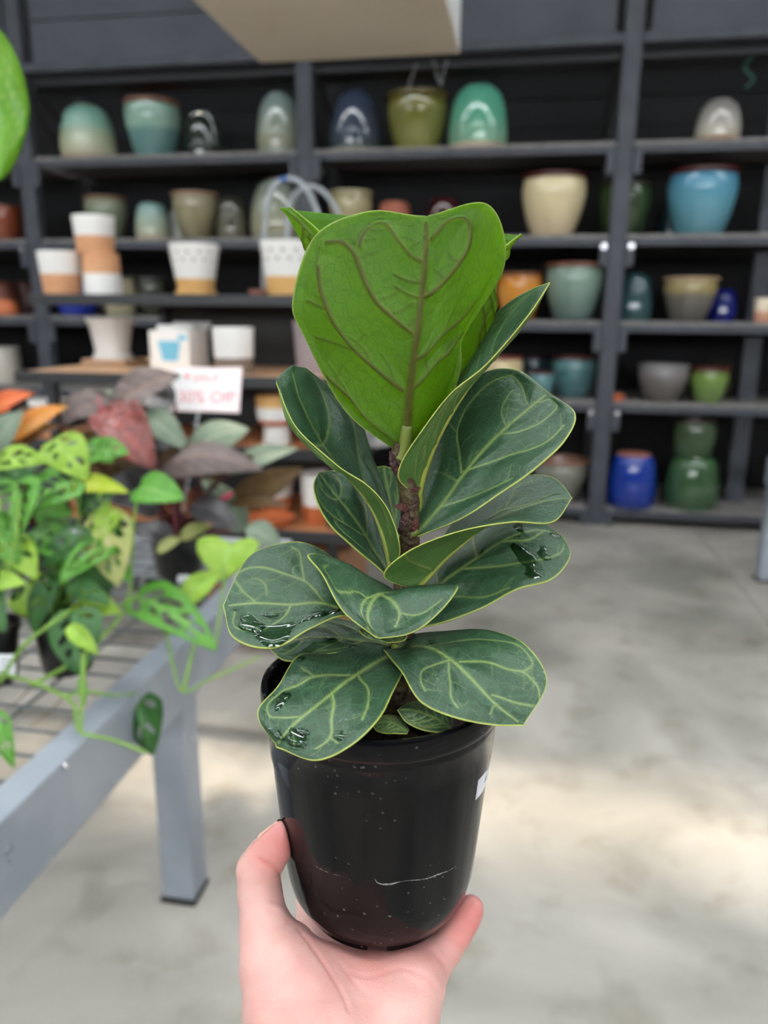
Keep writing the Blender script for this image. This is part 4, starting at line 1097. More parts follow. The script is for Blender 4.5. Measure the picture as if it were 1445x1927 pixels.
fig = thing('potted_fiddle_leaf_fig', RC - np.array([0, 0, PH]), 'small potted fiddle-leaf fig in a glossy black nursery pot, held up in the centre', 'plant')
LEAVES = []
def fig_leaf(mid, left, right, bl=0., br=0., lm=None, rm=None, young=False, ref='all', traced=None, seed=0, nv=5, puff=1., drops=(), label=None, wavy=.0006):
    S = len(mid)
    W = lambda P: np.array([at(*p) for p in P])
    Md, Lf, Rg = W(mid), W(left), W(right)
    tw = np.array(TOC)
    env = np.sin(np.linspace(0, 1, S) * math.pi)[:, None]
    Lm = .5 * (Md + Lf) + tw * bl * env if lm is None else W(lm)
    Rm = .5 * (Md + Rg) + tw * br * env if rm is None else W(rm)
    C = np.stack([Lf, Lm, Md, Rm, Rg], 1)                     # (S,5,3)
    nu, nvv = (190, 141) if traced is not None else (130, 97)
    G = cr(C, nu)
    G = np.swapaxes(cr(np.swapaxes(G, 0, 1), nvv), 0, 1)      # (nu,nvv,3)
    u = np.linspace(0, 1, nu)[:, None] * np.ones((1, nvv)); v = np.linspace(-1, 1, nvv)[None] * np.ones((nu, 1))
    # metric coordinates over the blade
    rowd = np.linalg.norm(np.diff(G, axis=1), axis=2); cum = np.concatenate([np.zeros((nu, 1)), np.cumsum(rowd, 1)], 1)
    midc = cum[:, nvv // 2][:, None]
    X = cum - midc
    cl = np.linalg.norm(np.diff(G[:, nvv // 2], axis=0), axis=1); Yc = np.concatenate([[0], np.cumsum(cl)])
    Ln = Yc[-1]; Y = Yc[:, None] * np.ones((1, nvv))
    hw = np.maximum(np.abs(X[:, :1]), np.abs(X[:, -1:])) + 1e-6
    edge = np.minimum(cum, cum[:, -1:] - cum)
    hmean = float(np.mean(np.maximum(np.abs(X[:, 0]), np.abs(X[:, -1]))))
    # veins measured in (u * length, v * mean half width)
    vein = np.zeros((nu, nvv)); dmin = np.full((nu, nvv), 9.)
    if traced is None: lines = vein_lines(seed, nv)
    else:      # vein courses read off the photograph, carried over into blade coordinates
        rel = G - CAM; dp_ = rel @ FW; gu_ = CX + F * (rel @ RT) / dp_; gv_ = CY + F * (rel @ DN) / dp_
        lines = []
        for k_, pl in enumerate(traced):
            w0 = 1.
            if isinstance(pl[0], float): w0, pl = pl[0], pl[1:]
            uvp = []
            for x, y in pl:
                j = int(np.argmin((gu_ - x) ** 2 + (gv_ - y) ** 2)); uvp.append((u.flat[j], v.flat[j]))
            pc = cr(np.array(uvp), 6 * len(uvp)) if len(uvp) > 2 else np.array(uvp)
            lines.append((pc, w0))
            rv = random.Random(seed * 31 + k_)
            for t_ in range(len(pc) // 6):       # thin side branches
                b_ = pc[min(len(pc) - 1, t_ * 6 + 2)]; sg = rv.choice((-1, 1))
                lines.append((np.array([b_, b_ + np.array([rv.uniform(.02, .05), sg * rv.uniform(.04, .09)]), b_ + np.array([rv.uniform(.05, .10), sg * rv.uniform(.10, .18)])]), .2))
    for ln, w_ in lines:
        q = ln * np.array([Ln, hmean])
        d = seg_dist(u * Ln, v * hmean, q)
        # veins thin toward the margin
        wd = (.0009 if young else .00044) * w_ ** .6 * (1 - .35 * np.abs(v)) + .00008
        vein = np.maximum(vein, w_ ** .5 * np.exp(-(d / wd) ** 2))
        if w_ > .6: dmin = np.minimum(dmin, d)
    dm = np.abs(X); wm = .0010 * (1 - .72 * u) + .00025
    if young: wm *= 1.7
    vein = np.maximum(vein, np.exp(-(dm / wm) ** 2) * (u < .97)); dmin = np.minimum(dmin, dm)
    # relief: veins sunk on the upper face, blade quilted between them
    Nn = np.cross(np.gradient(G, axis=0), np.gradient(G, axis=1)); Nn /= np.linalg.norm(Nn, axis=2, keepdims=True) + 1e-12
    rs = {'all': slice(8, -8), 'L': slice(4, nvv // 2 - 6), 'R': slice(nvv // 2 + 6, -4), 'C': slice(nvv // 2 - 14, nvv // 2 + 14)}[ref.strip('-')]
    dt = float((Nn[nu // 3:-8, rs] @ np.array(TOC)).mean())
    flip = (dt < 0) != ref.startswith('-')       # which side is the upper face
    if flip: Nn = -Nn
    fade = np.clip(edge / .004, 0, 1) * np.clip(np.minimum(u, 1 - u) / .06, 0, 1)
    quilt = puff * .0011 * (1 - np.exp(-(dmin / .0045) ** 2)) * fade
    rr = random.Random(seed + 5)
    for _ in range(4):
        kx, ky, p0 = rr.uniform(-160, 160), rr.uniform(60, 200), rr.uniform(0, 6)
        quilt = quilt + wavy * .35 * np.sin(kx * X + ky * Y + p0) * np.clip(u * 4, 0, 1)
    T0 = G + Nn * quilt[..., None]
    th = .0005
    Bt = T0 - Nn * th - Nn * (vein * (.0009 if young else .0006) * np.clip(edge / .003, 0, 1))[..., None]
    idx = np.arange(nu * nvv).reshape(nu, nvv)
    qd = np.stack([idx[:-1, :-1], idx[1:, :-1], idx[1:, 1:], idx[:-1, 1:]], -1).reshape(-1, 4)
    if flip: qd = qd[:, ::-1]
    nb = nu * nvv
    qb = qd[:, ::-1] + nb
    bd = np.concatenate([idx[:, 0], idx[-1, 1:], idx[::-1, -1][1:], idx[0, ::-1][1:]])
    rim = np.stack([bd[:-1], bd[1:], bd[1:] + nb, bd[:-1] + nb], -1)
    if not flip: rim = rim[:, ::-1]
    V = np.concatenate([T0.reshape(-1, 3), Bt.reshape(-1, 3)])
    Fc = np.concatenate([qd, qb, rim])
    mi = np.concatenate([np.zeros(len(qd)), np.ones(len(qb)), np.ones(len(rim))]).astype(int)
    o = mesh_obj('leaf', V, Fc.tolist(), [YT, YU] if young else [FT, FU], fig, True, mi)
    me = o.data
    uvl = me.uv_layers.new(name='blade')
    UVv = np.concatenate([np.stack([X, Y], -1).reshape(-1, 2)] * 2) + np.array([seed * .37, seed * .21])
    li = np.empty(len(me.loops), np.int32); me.loops.foreach_get('vertex_index', li)
    uvl.data.foreach_set('uv', UVv[li].astype(np.float32).ravel())
    mg = np.clip(1.5 - edge / .00055, 0, 1)
    for nm, arr in (('vein', vein * np.clip(edge / .002, 0, 1)), ('margin', mg)):
        a = me.attributes.new(nm, 'FLOAT', 'POINT'); a.data.foreach_set('value', np.concatenate([arr.ravel()] * 2).astype(np.float32))
    if label: o['label'] = label
    # standing water on the upper face
    def smp(A, uu, vv):       # bilinear look-up on the blade grid
        x = np.clip(uu, 0, 1) * (nu - 1); y = (np.clip(vv, -1, 1) + 1) / 2 * (nvv - 1)
        i = np.minimum(x.astype(int), nu - 2); j = np.minimum(y.astype(int), nvv - 2); fx = x - i; fy = y - j
        if A.ndim == 3: fx, fy = fx[..., None], fy[..., None]
        return A[i, j] * (1 - fx) * (1 - fy) + A[i + 1, j] * fx * (1 - fy) + A[i, j + 1] * (1 - fx) * fy + A[i + 1, j + 1] * fx * fy
    for (du, dv, ru, rv, hgt) in drops:
        nr, na = 9, 44
        rho = np.linspace(0, 1, nr)[:, None]; phi = np.linspace(0, 2 * math.pi, na, endpoint=False)[None]
        shp_ = 1 + .24 * np.sin(2 * phi + seed + du * 50) + .15 * np.sin(3 * phi + dv * 30) + .08 * np.sin(5 * phi + du * 90)
        uu = du + ru * rho * shp_ * np.cos(phi); vv = dv + rv * rho * shp_ * np.sin(phi)
        g0, n0_, q0_ = smp(G, uu, vv), smp(Nn, uu, vv), smp(quilt, uu, vv)
        wgt = np.clip((1 - rho) * 5, 0, 1) * np.ones_like(phi); wgt = wgt * wgt * (3 - 2 * wgt)
        lev = float(q0_.mean()) + .9 * hgt * np.sqrt(np.clip(1 - rho ** 2, 0, 1))
        hh_ = np.maximum(q0_ + .00006, q0_ * (1 - wgt) + lev * wgt)
        top = (g0 + n0_ * (hh_ + .00006)[..., None]).reshape(-1, 3); low = (g0 + n0_ * (q0_ + .00003)[..., None]).reshape(-1, 3)
        fs = []
        for i in range(nr - 1):
            for j in range(na):
                fs.append([i * na + j, (i + 1) * na + j, (i + 1) * na + (j + 1) % na, i * na + (j + 1) % na])
        k0 = 4 * na
        fn_ = np.cross(top[k0 + na] - top[k0], top[k0 + 1] - top[k0])
        if fn_ @ n0_.reshape(-1, 3)[k0] < 0: fs = [q[::-1] for q in fs]
        w_o = mesh_obj('water_drop', top, fs, M_water, o)
    LEAVES.append(o)
    return o
M_water = bpy.data.materials.new('water'); M_water.use_nodes = True
_wn = M_water.node_tree.nodes; _wl = M_water.node_tree.links
_tr = _wn.new('ShaderNodeBsdfTransparent'); _tr.inputs['Color'].default_value = (.72, .88, .74, 1)
_gl = _wn.new('ShaderNodeBsdfGlossy'); _gl.inputs['Roughness'].default_value = .03
_fr = _wn.new('ShaderNodeFresnel'); _fr.inputs['IOR'].default_value = 1.6
_mx = _wn.new('ShaderNodeMixShader')
_wl.new(_fr.outputs[0], _mx.inputs[0]); _wl.new(_tr.outputs[0], _mx.inputs[1]); _wl.new(_gl.outputs[0], _mx.inputs[2]); _wl.new(_mx.outputs[0], _wn['Material Output'].inputs['Surface'])

# 1 top leaf, underside toward the viewer, light shining through it
fig_leaf([(762, 856, .352), (766, 800, .344), (773, 720, .334), (783, 640, .327), (793, 560, .323), (800, 480, .322), (803, 407, .325)],
         [(758, 856, .353), (650, 772, .350), (572, 630, .346), (553, 560, .342), (590, 448, .338), (682, 402, .333), (803, 407, .325)],
         [(766, 856, .353), (835, 775, .352), (866, 690, .352), (872, 628, .350), (948, 500, .352), (918, 388, .338), (803, 407, .325)],
         bl=.006, br=.008, young=True, ref='-all', traced=[[(754, 841), (694, 789), (663, 751), (618, 709)], [(759, 734), (708, 696), (666, 658), (638, 620), (618, 581), (604, 540), (599, 505)],
          [.5, (659, 656), (593, 635)], [.5, (614, 581), (576, 566)], [(773, 625), (739, 599), (708, 568), (687, 530), (670, 481), (645, 459), (618, 457)],
          [.8, (794, 493), (770, 478), (749, 453), (728, 426), (708, 424), (687, 443), (678, 464)], [.9, (777, 730), (804, 703), (839, 664), (867, 626)],
          [.9, (784, 675), (822, 637), (863, 599), (891, 564)], [(798, 557), (829, 536), (863, 498), (881, 464), (884, 429), (867, 412), (839, 422), (811, 450)],
          [.45, (791, 530), (742, 514)], [.45, (790, 560), (745, 540)]], seed=1, nv=5, puff=1.6, label='large bright green leaf seen from below with brown veins')
# 2 folded leaf rising to the right
fig_leaf([(786, 948, .362), (800, 880, .357), (836, 800, .351), (882, 727, .347), (930, 670, .347), (985, 610, .350), (1035, 531, .355)],
         [(780, 930, .358), (748, 893, .346), (790, 815, .336), (845, 740, .332), (915, 684, .336), (990, 598, .345), (1035, 531, .355)],
         [(790, 935, .366), (830, 800, .385), (848, 705, .398), (872, 655, .400), (915, 605, .394), (978, 555, .376), (1035, 531, .355)],
         bl=.002, br=-.004, seed=2, nv=5, ref='R', puff=.8, label='folded leaf reaching up to the right')
# 3 young leaf behind the top leaf, both sides folded forward
fig_leaf([(768, 860, .356), (764, 780, .372), (760, 680, .384), (756, 580, .391), (752, 500, .394), (748, 440, .395), (742, 414, .395)],
         [(764, 860, .356), (720, 790, .362), (690, 690, .366), (668, 600, .366), (650, 500, .364), (604, 438, .366), (548, 390, .374)],
         [(772, 860, .356), (815, 790, .362), (850, 690, .364), (880, 600, .364), (905, 530, .364), (935, 478, .366), (980, 440, .372)],
         lm=[(765, 860, .356), (700, 780, .376), (640, 680, .388), (622, 580, .390), (600, 500, .387), (563, 440, .383), (540, 394, .378)],
         rm=[(771, 860, .356), (835, 780, .376), (890, 680, .388), (925, 590, .392), (930, 520, .388), (946, 470, .384), (962, 441, .380)],
         young=True, ref='C', seed=3, label='young leaf folded forward behind the top leaf')
# 4 large right leaf
fig_leaf([(780, 1006, .362), (822, 960, .358), (870, 893, .359), (915, 842, .362), (960, 800, .366), (1000, 765, .371), (1032, 738, .375)],
         [(777, 1000, .364), (790, 930, .376), (812, 850, .384), (848, 768, .390), (902, 704, .391), (968, 694, .385), (1032, 738, .375)],
         [(784, 1011, .361), (872, 974, .350), (948, 924, .347), (1012, 878, .347), (1064, 828, .352), (1082, 776, .362), (1032, 738, .375)],
         bl=-.002, br=-.003, traced=[[(866, 885), (863, 849), (859, 813), (872, 777), (894, 746), (916, 724), (941, 710), (966, 709), (982, 730), (992, 760)],
          [(944, 818), (977, 813), (1010, 800), (1038, 777), (1046, 760), (1032, 751), (1005, 756)], [(866, 888), (910, 875), (963, 857), (1005, 843), (1038, 824), (1060, 799)],
          [(825, 954), (872, 940), (921, 921), (963, 901)], [.6, (952, 804), (946, 777), (955, 752), (966, 738)], [.6, (859, 813), (838, 791)], [.6, (862, 905), (840, 895), (820, 890)]], seed=4, nv=4, puff=1.3, label='large glossy leaf on the right')
# 5 right leaf arching over
fig_leaf([(782, 1110, .362), (802, 1088, .364), (842, 1046, .366), (892, 1004, .368), (950, 968, .372), (1015, 946, .379), (1077, 937, .386)],
         [(778, 1110, .361), (722, 1084, .350), (766, 1036, .344), (860, 1000, .341), (962, 981, .346), (1040, 984, .362), (1077, 937, .386)],
         [(786, 1106, .365), (802, 1060, .380), (840, 1000, .394), (890, 940, .404), (952, 900, .409), (1036, 896, .402), (1077, 937, .386)],
         bl=-.001, br=-.003, ref='R', traced=[[(918, 975), (950, 959), (1000, 946), (1043, 930)], [.7, (950, 959), (962, 933), (971, 915), (1000, 904)], [(811, 1063), (776, 1058), (758, 1040)], [.6, (850, 1020), (840, 1010)]], seed=5, nv=4, puff=.8)
# 6 grey-sheened leaf below it
fig_leaf([(768, 1164, .371), (820, 1108, .375), (870, 1068, .382), (925, 1030, .390), (975, 1006, .396), (1020, 998, .400), (1062, 1010, .402)],
         [(766, 1152, .374), (790, 1080, .390), (830, 1030, .405), (890, 1000, .414), (950, 984, .417), (1014, 982, .413), (1062, 1010, .402)],
         [(774, 1184, .368), (832, 1172, .363), (904, 1146, .363), (972, 1110, .368), (1038, 1090, .377), (1073, 1048, .390), (1062, 1010, .402)],
         bl=-.002, br=-.002, traced=[[(869, 1071), (942, 1065), (1008, 1055), (1055, 1040), (1061, 1023)], [(895, 1045), (889, 1008)], [(947, 1020), (1000, 1014), (1040, 1002)], [(822, 1107), (818, 1060)], [.8, (854, 1123), (913, 1123), (959, 1107)]], seed=6, nv=4, drops=[(.62, .45, .05, .22, .0011), (.72, .55, .035, .12, .0010), (.70, -.30, .03, .3, .0009), (.45, -.1, .02, .10, .0009), (.9, .3, .04, .2, .0009), (.6, .8, .04, .1, .0009)])
# 7 small saddle-shaped leaf in front of the stem
fig_leaf([(754, 1116, .368), (738, 1114, .360), (718, 1118, .350), (702, 1130, .342), (693, 1150, .336), (695, 1172, .332), (712, 1200, .330)],
         [(752, 1116, .368), (690, 1086, .366), (632, 1052, .361), (579, 1044, .352), (606, 1082, .343), (646, 1150, .335), (712, 1200, .330)],
         [(757, 1116, .368), (805, 1110, .366), (845, 1104, .360), (862, 1106, .352), (832, 1148, .343), (780, 1188, .335), (712, 1200, .330)],
         bl=-.004, br=-.004, traced=[[(718, 1117), (693, 1125), (674, 1115), (655, 1115), (630, 1107), (616, 1065)], [(693, 1125), (680, 1150), (688, 1173), (700, 1190)], [(718, 1117), (740, 1135), (752, 1155), (743, 1179)], [.8, (752, 1155), (788, 1157), (830, 1130)]], seed=7, nv=3, puff=1.2)
# 8 broad left leaf holding water
fig_leaf([(738, 1162, .370), (690, 1156, .365), (645, 1147, .361), (600, 1134, .359), (545, 1138, .359), (480, 1135, .361), (419, 1140, .366)],
         [(735, 1156, .372), (690, 1120, .376), (652, 1072, .386), (602, 1032, .392), (545, 1021, .393), (468, 1048, .387), (419, 1140, .366)],
         [(737, 1166, .368), (694, 1166, .361), (640, 1158, .353), (584, 1182, .346), (514, 1219, .343), (440, 1202, .348), (419, 1140, .366)],
         bl=-.003, br=-.0035, traced=[[(608, 1132), (591, 1110), (572, 1093), (533, 1078), (491, 1067), (464, 1070), (442, 1082), (439, 1090)], [(572, 1093), (567, 1063), (563, 1041), (549, 1032)], [.8, (480, 1133), (458, 1113), (442, 1093)],
          [(547, 1140), (533, 1162), (511, 1179), (491, 1187), (455, 1187), (439, 1173), (442, 1151)], [(646, 1149), (616, 1160), (588, 1179)], [.6, (502, 1121), (497, 1101), (480, 1090)]], seed=8, nv=4, puff=1.2, drops=[(.68, .72, .12, .20, .0016), (.80, .58, .07, .16, .0014), (.50, .62, .06, .14, .0013), (.74, .28, .03, .07, .0010), (.36, .55, .05, .2, .001)])
# 9 leaf under it
fig_leaf([(737, 1212, .378), (682, 1206, .378), (642, 1201, .377), (602, 1199, .377), (565, 1201, .377), (535, 1208, .377), (507, 1222, .377)],
         [(735, 1206, .380), (692, 1180, .390), (650, 1165, .397), (606, 1160, .400), (565, 1170, .396), (530, 1190, .388), (507, 1222, .377)],
         [(737, 1214, .376), (690, 1221, .370), (655, 1227, .367), (620, 1232, .366), (575, 1242, .366), (533, 1242, .370), (507, 1222, .377)],
         seed=9, nv=2, drops=[(.42, .2, .07, .2, .0012), (.25, .7, .05, .2, .0012)])
# 10 front left leaf hanging over the rim
fig_leaf([(738, 1230, .370), (702, 1250, .360), (655, 1279, .347), (612, 1316, .336), (570, 1350, .329), (540, 1378, .326), (520, 1404, .326)],
         [(732, 1214, .375), (685, 1206, .375), (618, 1230, .368), (562, 1234, .358), (522, 1290, .345), (484, 1342, .333), (520, 1404, .326)],
         [(750, 1246, .366), (758, 1264, .357), (740, 1302, .344), (714, 1350, .325), (662, 1401, .316), (592, 1430, .315), (520, 1404, .324)],
         bl=-.001, br=-.001, traced=[[(657, 1270), (625, 1269), (593, 1271), (561, 1287), (532, 1300), (509, 1319), (502, 1335), (511, 1350), (538, 1352), (566, 1350)], [(625, 1302), (629, 1326), (623, 1353), (620, 1385), (593, 1408)],
          [(620, 1385), (634, 1397)], [(675, 1263), (691, 1292), (693, 1321), (682, 1353)], [.8, (549, 1376), (553, 1406)], [.8, (593, 1271), (566, 1256)]], seed=10, nv=3, puff=1.1, drops=[(.83, .30, .06, .34, .0015), (.70, -.62, .05, .16, .0018), (.76, .25, .035, .10, .0014), (.66, .72, .03, .08, .0013), (.90, -.25, .04, .3, .0012), (.5, -.9, .02, .05, .001)])
# 11 front right leaf
fig_leaf([(738, 1220, .370), (776, 1216, .362), (812, 1219, .353), (850, 1243, .343), (890, 1281, .335), (932, 1324, .331), (985, 1366, .331)],
         [(742, 1210, .374), (788, 1190, .378), (852, 1186, .375), (925, 1188, .367), (990, 1212, .355), (1030, 1282, .342), (985, 1366, .331)],
         [(722, 1222, .366), (738, 1244, .356), (757, 1268, .346), (790, 1320, .335), (850, 1349, .328), (920, 1364, .327), (985, 1366, .331)],
         bl=-.002, br=-.002, traced=[[(849, 1241), (815, 1252), (795, 1262), (792, 1282), (800, 1300)], [(844, 1246), (846, 1280), (849, 1312), (862, 1332)], [(864, 1246), (914, 1246), (954, 1257), (984, 1263), (1006, 1282), (1015, 1305), (1009, 1329), (977, 1324), (927, 1308)],
          [.8, (805, 1215), (877, 1206), (927, 1206), (972, 1212), (999, 1237), (1001, 1253), (984, 1263)], [.8, (934, 1327), (922, 1344)]], seed=11, nv=3, puff=1.1, drops=[(.3, -.2, .03, .1, .0007), (.12, .1, .03, .2, .0008)])
# 12 long left leaf with its near side rolled up
fig_leaf([(738, 1082, .368), (723, 1012, .367), (697, 950, .367), (652, 893, .366), (604, 830, .366), (566, 758, .368), (547, 689, .373)],
         [(740, 1082, .367), (753, 1034, .352), (734, 966, .346), (690, 912, .344), (630, 870, .343), (560, 805, .347), (520, 722, .362)],
         [(741, 1080, .369), (748, 1015, .380), (730, 935, .394), (706, 872, .404), (682, 800, .409), (634, 738, .404), (575, 692, .386)],
         lm=[(738, 1082, .367), (739, 1022, .358), (714, 950, .354), (668, 900, .351), (592, 856, .351), (544, 790, .354), (522, 712, .366)],
         seed=12, nv=2, ref='R', puff=1.0, label='long leaf on the left with its near side rolled up')
# 13 grey-green leaf behind it
fig_leaf([(739, 1092, .371), (715, 1050, .378), (690, 1010, .383), (660, 970, .388), (635, 935, .392), (615, 908, .396), (600, 888, .398)],
         [(736, 1092, .369), (708, 1063, .370), (665, 1031, .372), (628, 995, .375), (602, 955, .380), (590, 914, .388), (600, 888, .398)],
         [(741, 1087, .376), (736, 1020, .392), (722, 970, .402), (705, 930, .408), (680, 900, .410), (640, 884, .407), (600, 888, .398)],
         seed=13, nv=2)
# 14 leaf at the back of the stem
fig_leaf([(765, 1082, .378), (752, 1030, .388), (742, 985, .398), (734, 945, .406), (728, 915, .412), (724, 895, .416), (722, 877, .418)],
         [(763, 1082, .378), (735, 1030, .390), (712, 985, .400), (698, 945, .408), (693, 910, .414), (700, 884, .417), (722, 877, .418)],
         [(767, 1082, .378), (766, 1030, .389), (764, 985, .399), (760, 945, .407), (752, 912, .413), (743, 886, .417), (722, 877, .418)],
         seed=14, nv=2)
# 15 small leaf under the saddle leaf
fig_leaf([(752, 1178, .374), (742, 1182, .368), (730, 1187, .362), (718, 1193, .357), (708, 1199, .353), (712, 1204, .350), (728, 1209, .349)],
         [(750, 1176, .374), (725, 1174, .370), (702, 1176, .365), (684, 1180, .361), (676, 1186, .357), (690, 1200, .352), (728, 1209, .349)],
         [(754, 1180, .374), (760, 1186, .368), (764, 1192, .362), (766, 1197, .358), (764, 1203, .354), (752, 1208, .351), (728, 1209, .349)],
         seed=15, nv=3)
# 16, 17 small leaves low in the pot
fig_leaf([(850, 1372, .345), (835, 1360, .345), (820, 1350, .346), (802, 1343, .347), (785, 1338, .348), (768, 1335, .349), (747, 1336, .350)],
         [(853, 1366, .347), (850, 1346, .352), (838, 1330, .356), (818, 1320, .359), (795, 1316, .360), (770, 1322, .356), (747, 1336, .350)],
         [(848, 1376, .343), (828, 1378, .341), (808, 1376, .341), (790, 1372, .342), (775, 1366, .343), (760, 1356, .346), (747, 1336, .350)],
         seed=16, nv=4)
fig_leaf([(768, 1378, .343), (756, 1370, .344), (746, 1364, .345), (735, 1360, .346), (724, 1359, .347), (714, 1361, .347), (702, 1368, .347)],
         [(770, 1374, .345), (762, 1358, .350), (752, 1348, .353), (738, 1344, .354), (722, 1346, .353), (708, 1354, .350), (702, 1368, .347)],
         [(766, 1380, .341), (752, 1382, .340), (740, 1382, .340), (728, 1382, .341), (718, 1380, .342), (708, 1376, .344), (702, 1368, .347)],
         seed=17, nv=4)

# midribs standing proud below the folded leaves
M_rib = mat('yellow_green_midrib', (140, 146, 56), .45, rgb2=(122, 132, 48), nscale=80)
for lf, pts in ((1, [(785, 950, .3612), (801, 880, .3560), (837, 800, .3500), (883, 727, .3460), (931, 670, .3462)]), (4, [(783, 1112, .361), (804, 1089, .3630), (844, 1047, .3652), (894, 1005, .3675)]), (11, [(738, 1084, .367), (722, 1012, .366), (696, 951, .366), (655, 897, .365)])):
    MB().tube([at(*p) for p in pts], np.linspace(.0016, .0006, len(pts)), 8, n=30).build('midrib', M_rib, LEAVES[lf], True)

# stem with nodes, stipules and petioles
M_stem = mat('reddish_brown_stem', (54, 27, 21), .5, rgb2=(82, 72, 36), nscale=120, bump=.4, bscale=400)
M_pet = mat('green_petiole', (110, 122, 48), .45, rgb2=(96, 112, 44), nscale=90)
M_stip = mat('dried_stipule', (52, 26, 28), .6, rgb2=(84, 34, 30), nscale=140, bump=.5, bscale=500)
sp = [at(*p) for p in ((744, 1352, .382), (748, 1300, .381), (754, 1240, .379), (757, 1180, .376), (760, 1110, .370), (768, 1040, .366), (772, 980, .362), (768, 920, .358), (757, 880, .354), (752, 855, .352), (758, 835, .350))]
n = 90
P = cr(np.array(sp), n); tt = np.linspace(0, 1, n)
R = (.0056 - .0018 * tt) * (1 + .12 * np.maximum(0, np.sin(tt * 50)) ** 6)
MB().tube(P, R, 16).build('stem', M_stem, fig, True)
for k, (a, b, c_, r0) in enumerate((((768, 1006, .363), (776, 1004, .361), (786, 998, .361), .0022), ((774, 965, .361), (786, 952, .362), (788, 935, .361), .0026), ((766, 1106, .368), (776, 1112, .364), (784, 1106, .362), .0024),
                                    ((756, 1165, .374), (746, 1164, .372), (734, 1161, .369), .0022), ((756, 1225, .378), (748, 1230, .374), (735, 1231, .369), .0022), ((756, 1218, .378), (748, 1216, .374), (742, 1219, .369), .0022),
                                    ((762, 1100, .371), (750, 1096, .370), (738, 1080, .368), .0022), ((757, 862, .351), (762, 845, .349), (766, 800, .3445), .0032), ((762, 1120, .370), (758, 1118, .369), (750, 1116, .366), .002))):
    MB().tube([at(*a), at(*b), at(*c_)], [r0 * 1.25, r0, r0 * .85], 10, n=14).build('petiole', M_pet, fig, True)
for k, (b, t, w_) in enumerate((((768, 958, .356), (742, 952, .351), 14), ((766, 965, .355), (752, 1000, .356), 13), ((778, 1000, .357), (784, 975, .356), 12), ((752, 895, .351), (733, 850, .349), 18), ((774, 925, .354), (792, 918, .352), 8),
                                ((752, 1005, .360), (757, 985, .357), 10), ((762, 1198, .372), (778, 1190, .368), 14), ((758, 870, .350), (748, 905, .350), 14))):
    B_, T_ = at(*b), at(*t)
    blade(B_, T_, w_ * .352 / F * 1.1, TOC + UP * .4, M_stip, fig, shape='lance', cup=-.35, sag=.1, seed=k, name='stipule', thick=.0007)

# soil
sl = MB()
prs = []
ring = []
for i, r in enumerate((0, .012, .024, .036, .045, .0535)):
    for k in range(36):
        a = 2 * math.pi * k / 36
        z = -.021 + (.004 * math.sin(7 * a + i) + .003 * math.sin(13 * a + 2 * i)) * (r < .05) + .003 * (r < .02)
        ring.append((RC[0] + r * math.cos(a), RC[1] + r * math.sin(a), RC[2] + z))
fs = [(i * 36 + k, i * 36 + (k + 1) % 36, (i + 1) * 36 + (k + 1) % 36, (i + 1) * 36 + k) for i in range(5) for k in range(36)]
sl.add(ring, fs).build('soil', M_soil, fig, True)

# nursery pot
def pot_plastic():
    m = bpy.data.materials.new('glossy_black_plastic'); m.use_nodes = True
    nt = m.node_tree; N = nt.nodes; L = nt.links; b = N['Principled BSDF']
    b.inputs['Base Color'].default_value = (.004, .004, .0048, 1); b.inputs['Roughness'].default_value = .13; b.inputs['Specular IOR Level'].default_value = .16
    tc = N.new('ShaderNodeTexCoord')
    n1 = N.new('ShaderNodeTexVoronoi'); n1.inputs['Scale'].default_value = 210; L.new(tc.outputs['Object'], n1.inputs['Vector'])
    r1 = N.new('ShaderNodeMapRange'); r1.inputs[1].default_value = .05; r1.inputs[2].default_value = .17; r1.inputs[3].default_value = 1; r1.inputs[4].default_value = 0
    L.new(n1.outputs['Distance'], r1.inputs[0])
    n2 = N.new('ShaderNodeTexNoise'); n2.inputs['Scale'].default_value = 26; n2.inputs['Detail'].default_value = 3; L.new(tc.outputs['Object'], n2.inputs['Vector'])
    r2 = N.new('ShaderNodeMapRange'); r2.inputs[1].default_value = .44; r2.inputs[2].default_value = .62; L.new(n2.outputs['Fac'], r2.inputs[0])
    mu = N.new('ShaderNodeMath'); mu.operation = 'MULTIPLY'; L.new(r1.outputs[0], mu.inputs[0]); L.new(r2.outputs[0], mu.inputs[1])
    m2 = N.new('ShaderNodeMath'); m2.operation = 'MULTIPLY'; m2.inputs[1].default_value = .42; L.new(mu.outputs[0], m2.inputs[0])
    mx = N.new('ShaderNodeMix'); mx.data_type = 'RGBA'; mx.inputs[6].default_value = (.004, .004, .0048, 1); mx.inputs[7].default_value = (.30, .30, .30, 1)
    L.new(m2.outputs[0], mx.inputs[0]); L.new(mx.outputs[2], b.inputs['Base Color'])
    n3 = N.new('ShaderNodeTexNoise'); n3.inputs['Scale'].default_value = 14; L.new(tc.outputs['Object'], n3.inputs['Vector'])
    r3 = N.new('ShaderNodeMapRange'); r3.inputs[3].default_value = .05; r3.inputs[4].default_value = .13; L.new(n3.outputs['Fac'], r3.inputs[0]); L.new(r3.outputs[0], b.inputs['Roughness'])
    return m
M_pot = pot_plastic()
def wall_r(z):            # outer radius at depth z below the rim (z negative)
    t = min(1, max(0, (-z - .017) / (.10 - .017)))
    return .0568 + (.0493 - .0568) * t
zb = -PH
prof = [(0, zb + .004), (.036, zb + .004), (.0365, zb), (.040, zb), (.0436, zb + .003), (.0469, zb + .010), (.0487, zb + .018), (wall_r(-.095), -.095)]
prof += [(wall_r(z), z) for z in (-.08, -.065, -.05, -.0365)]
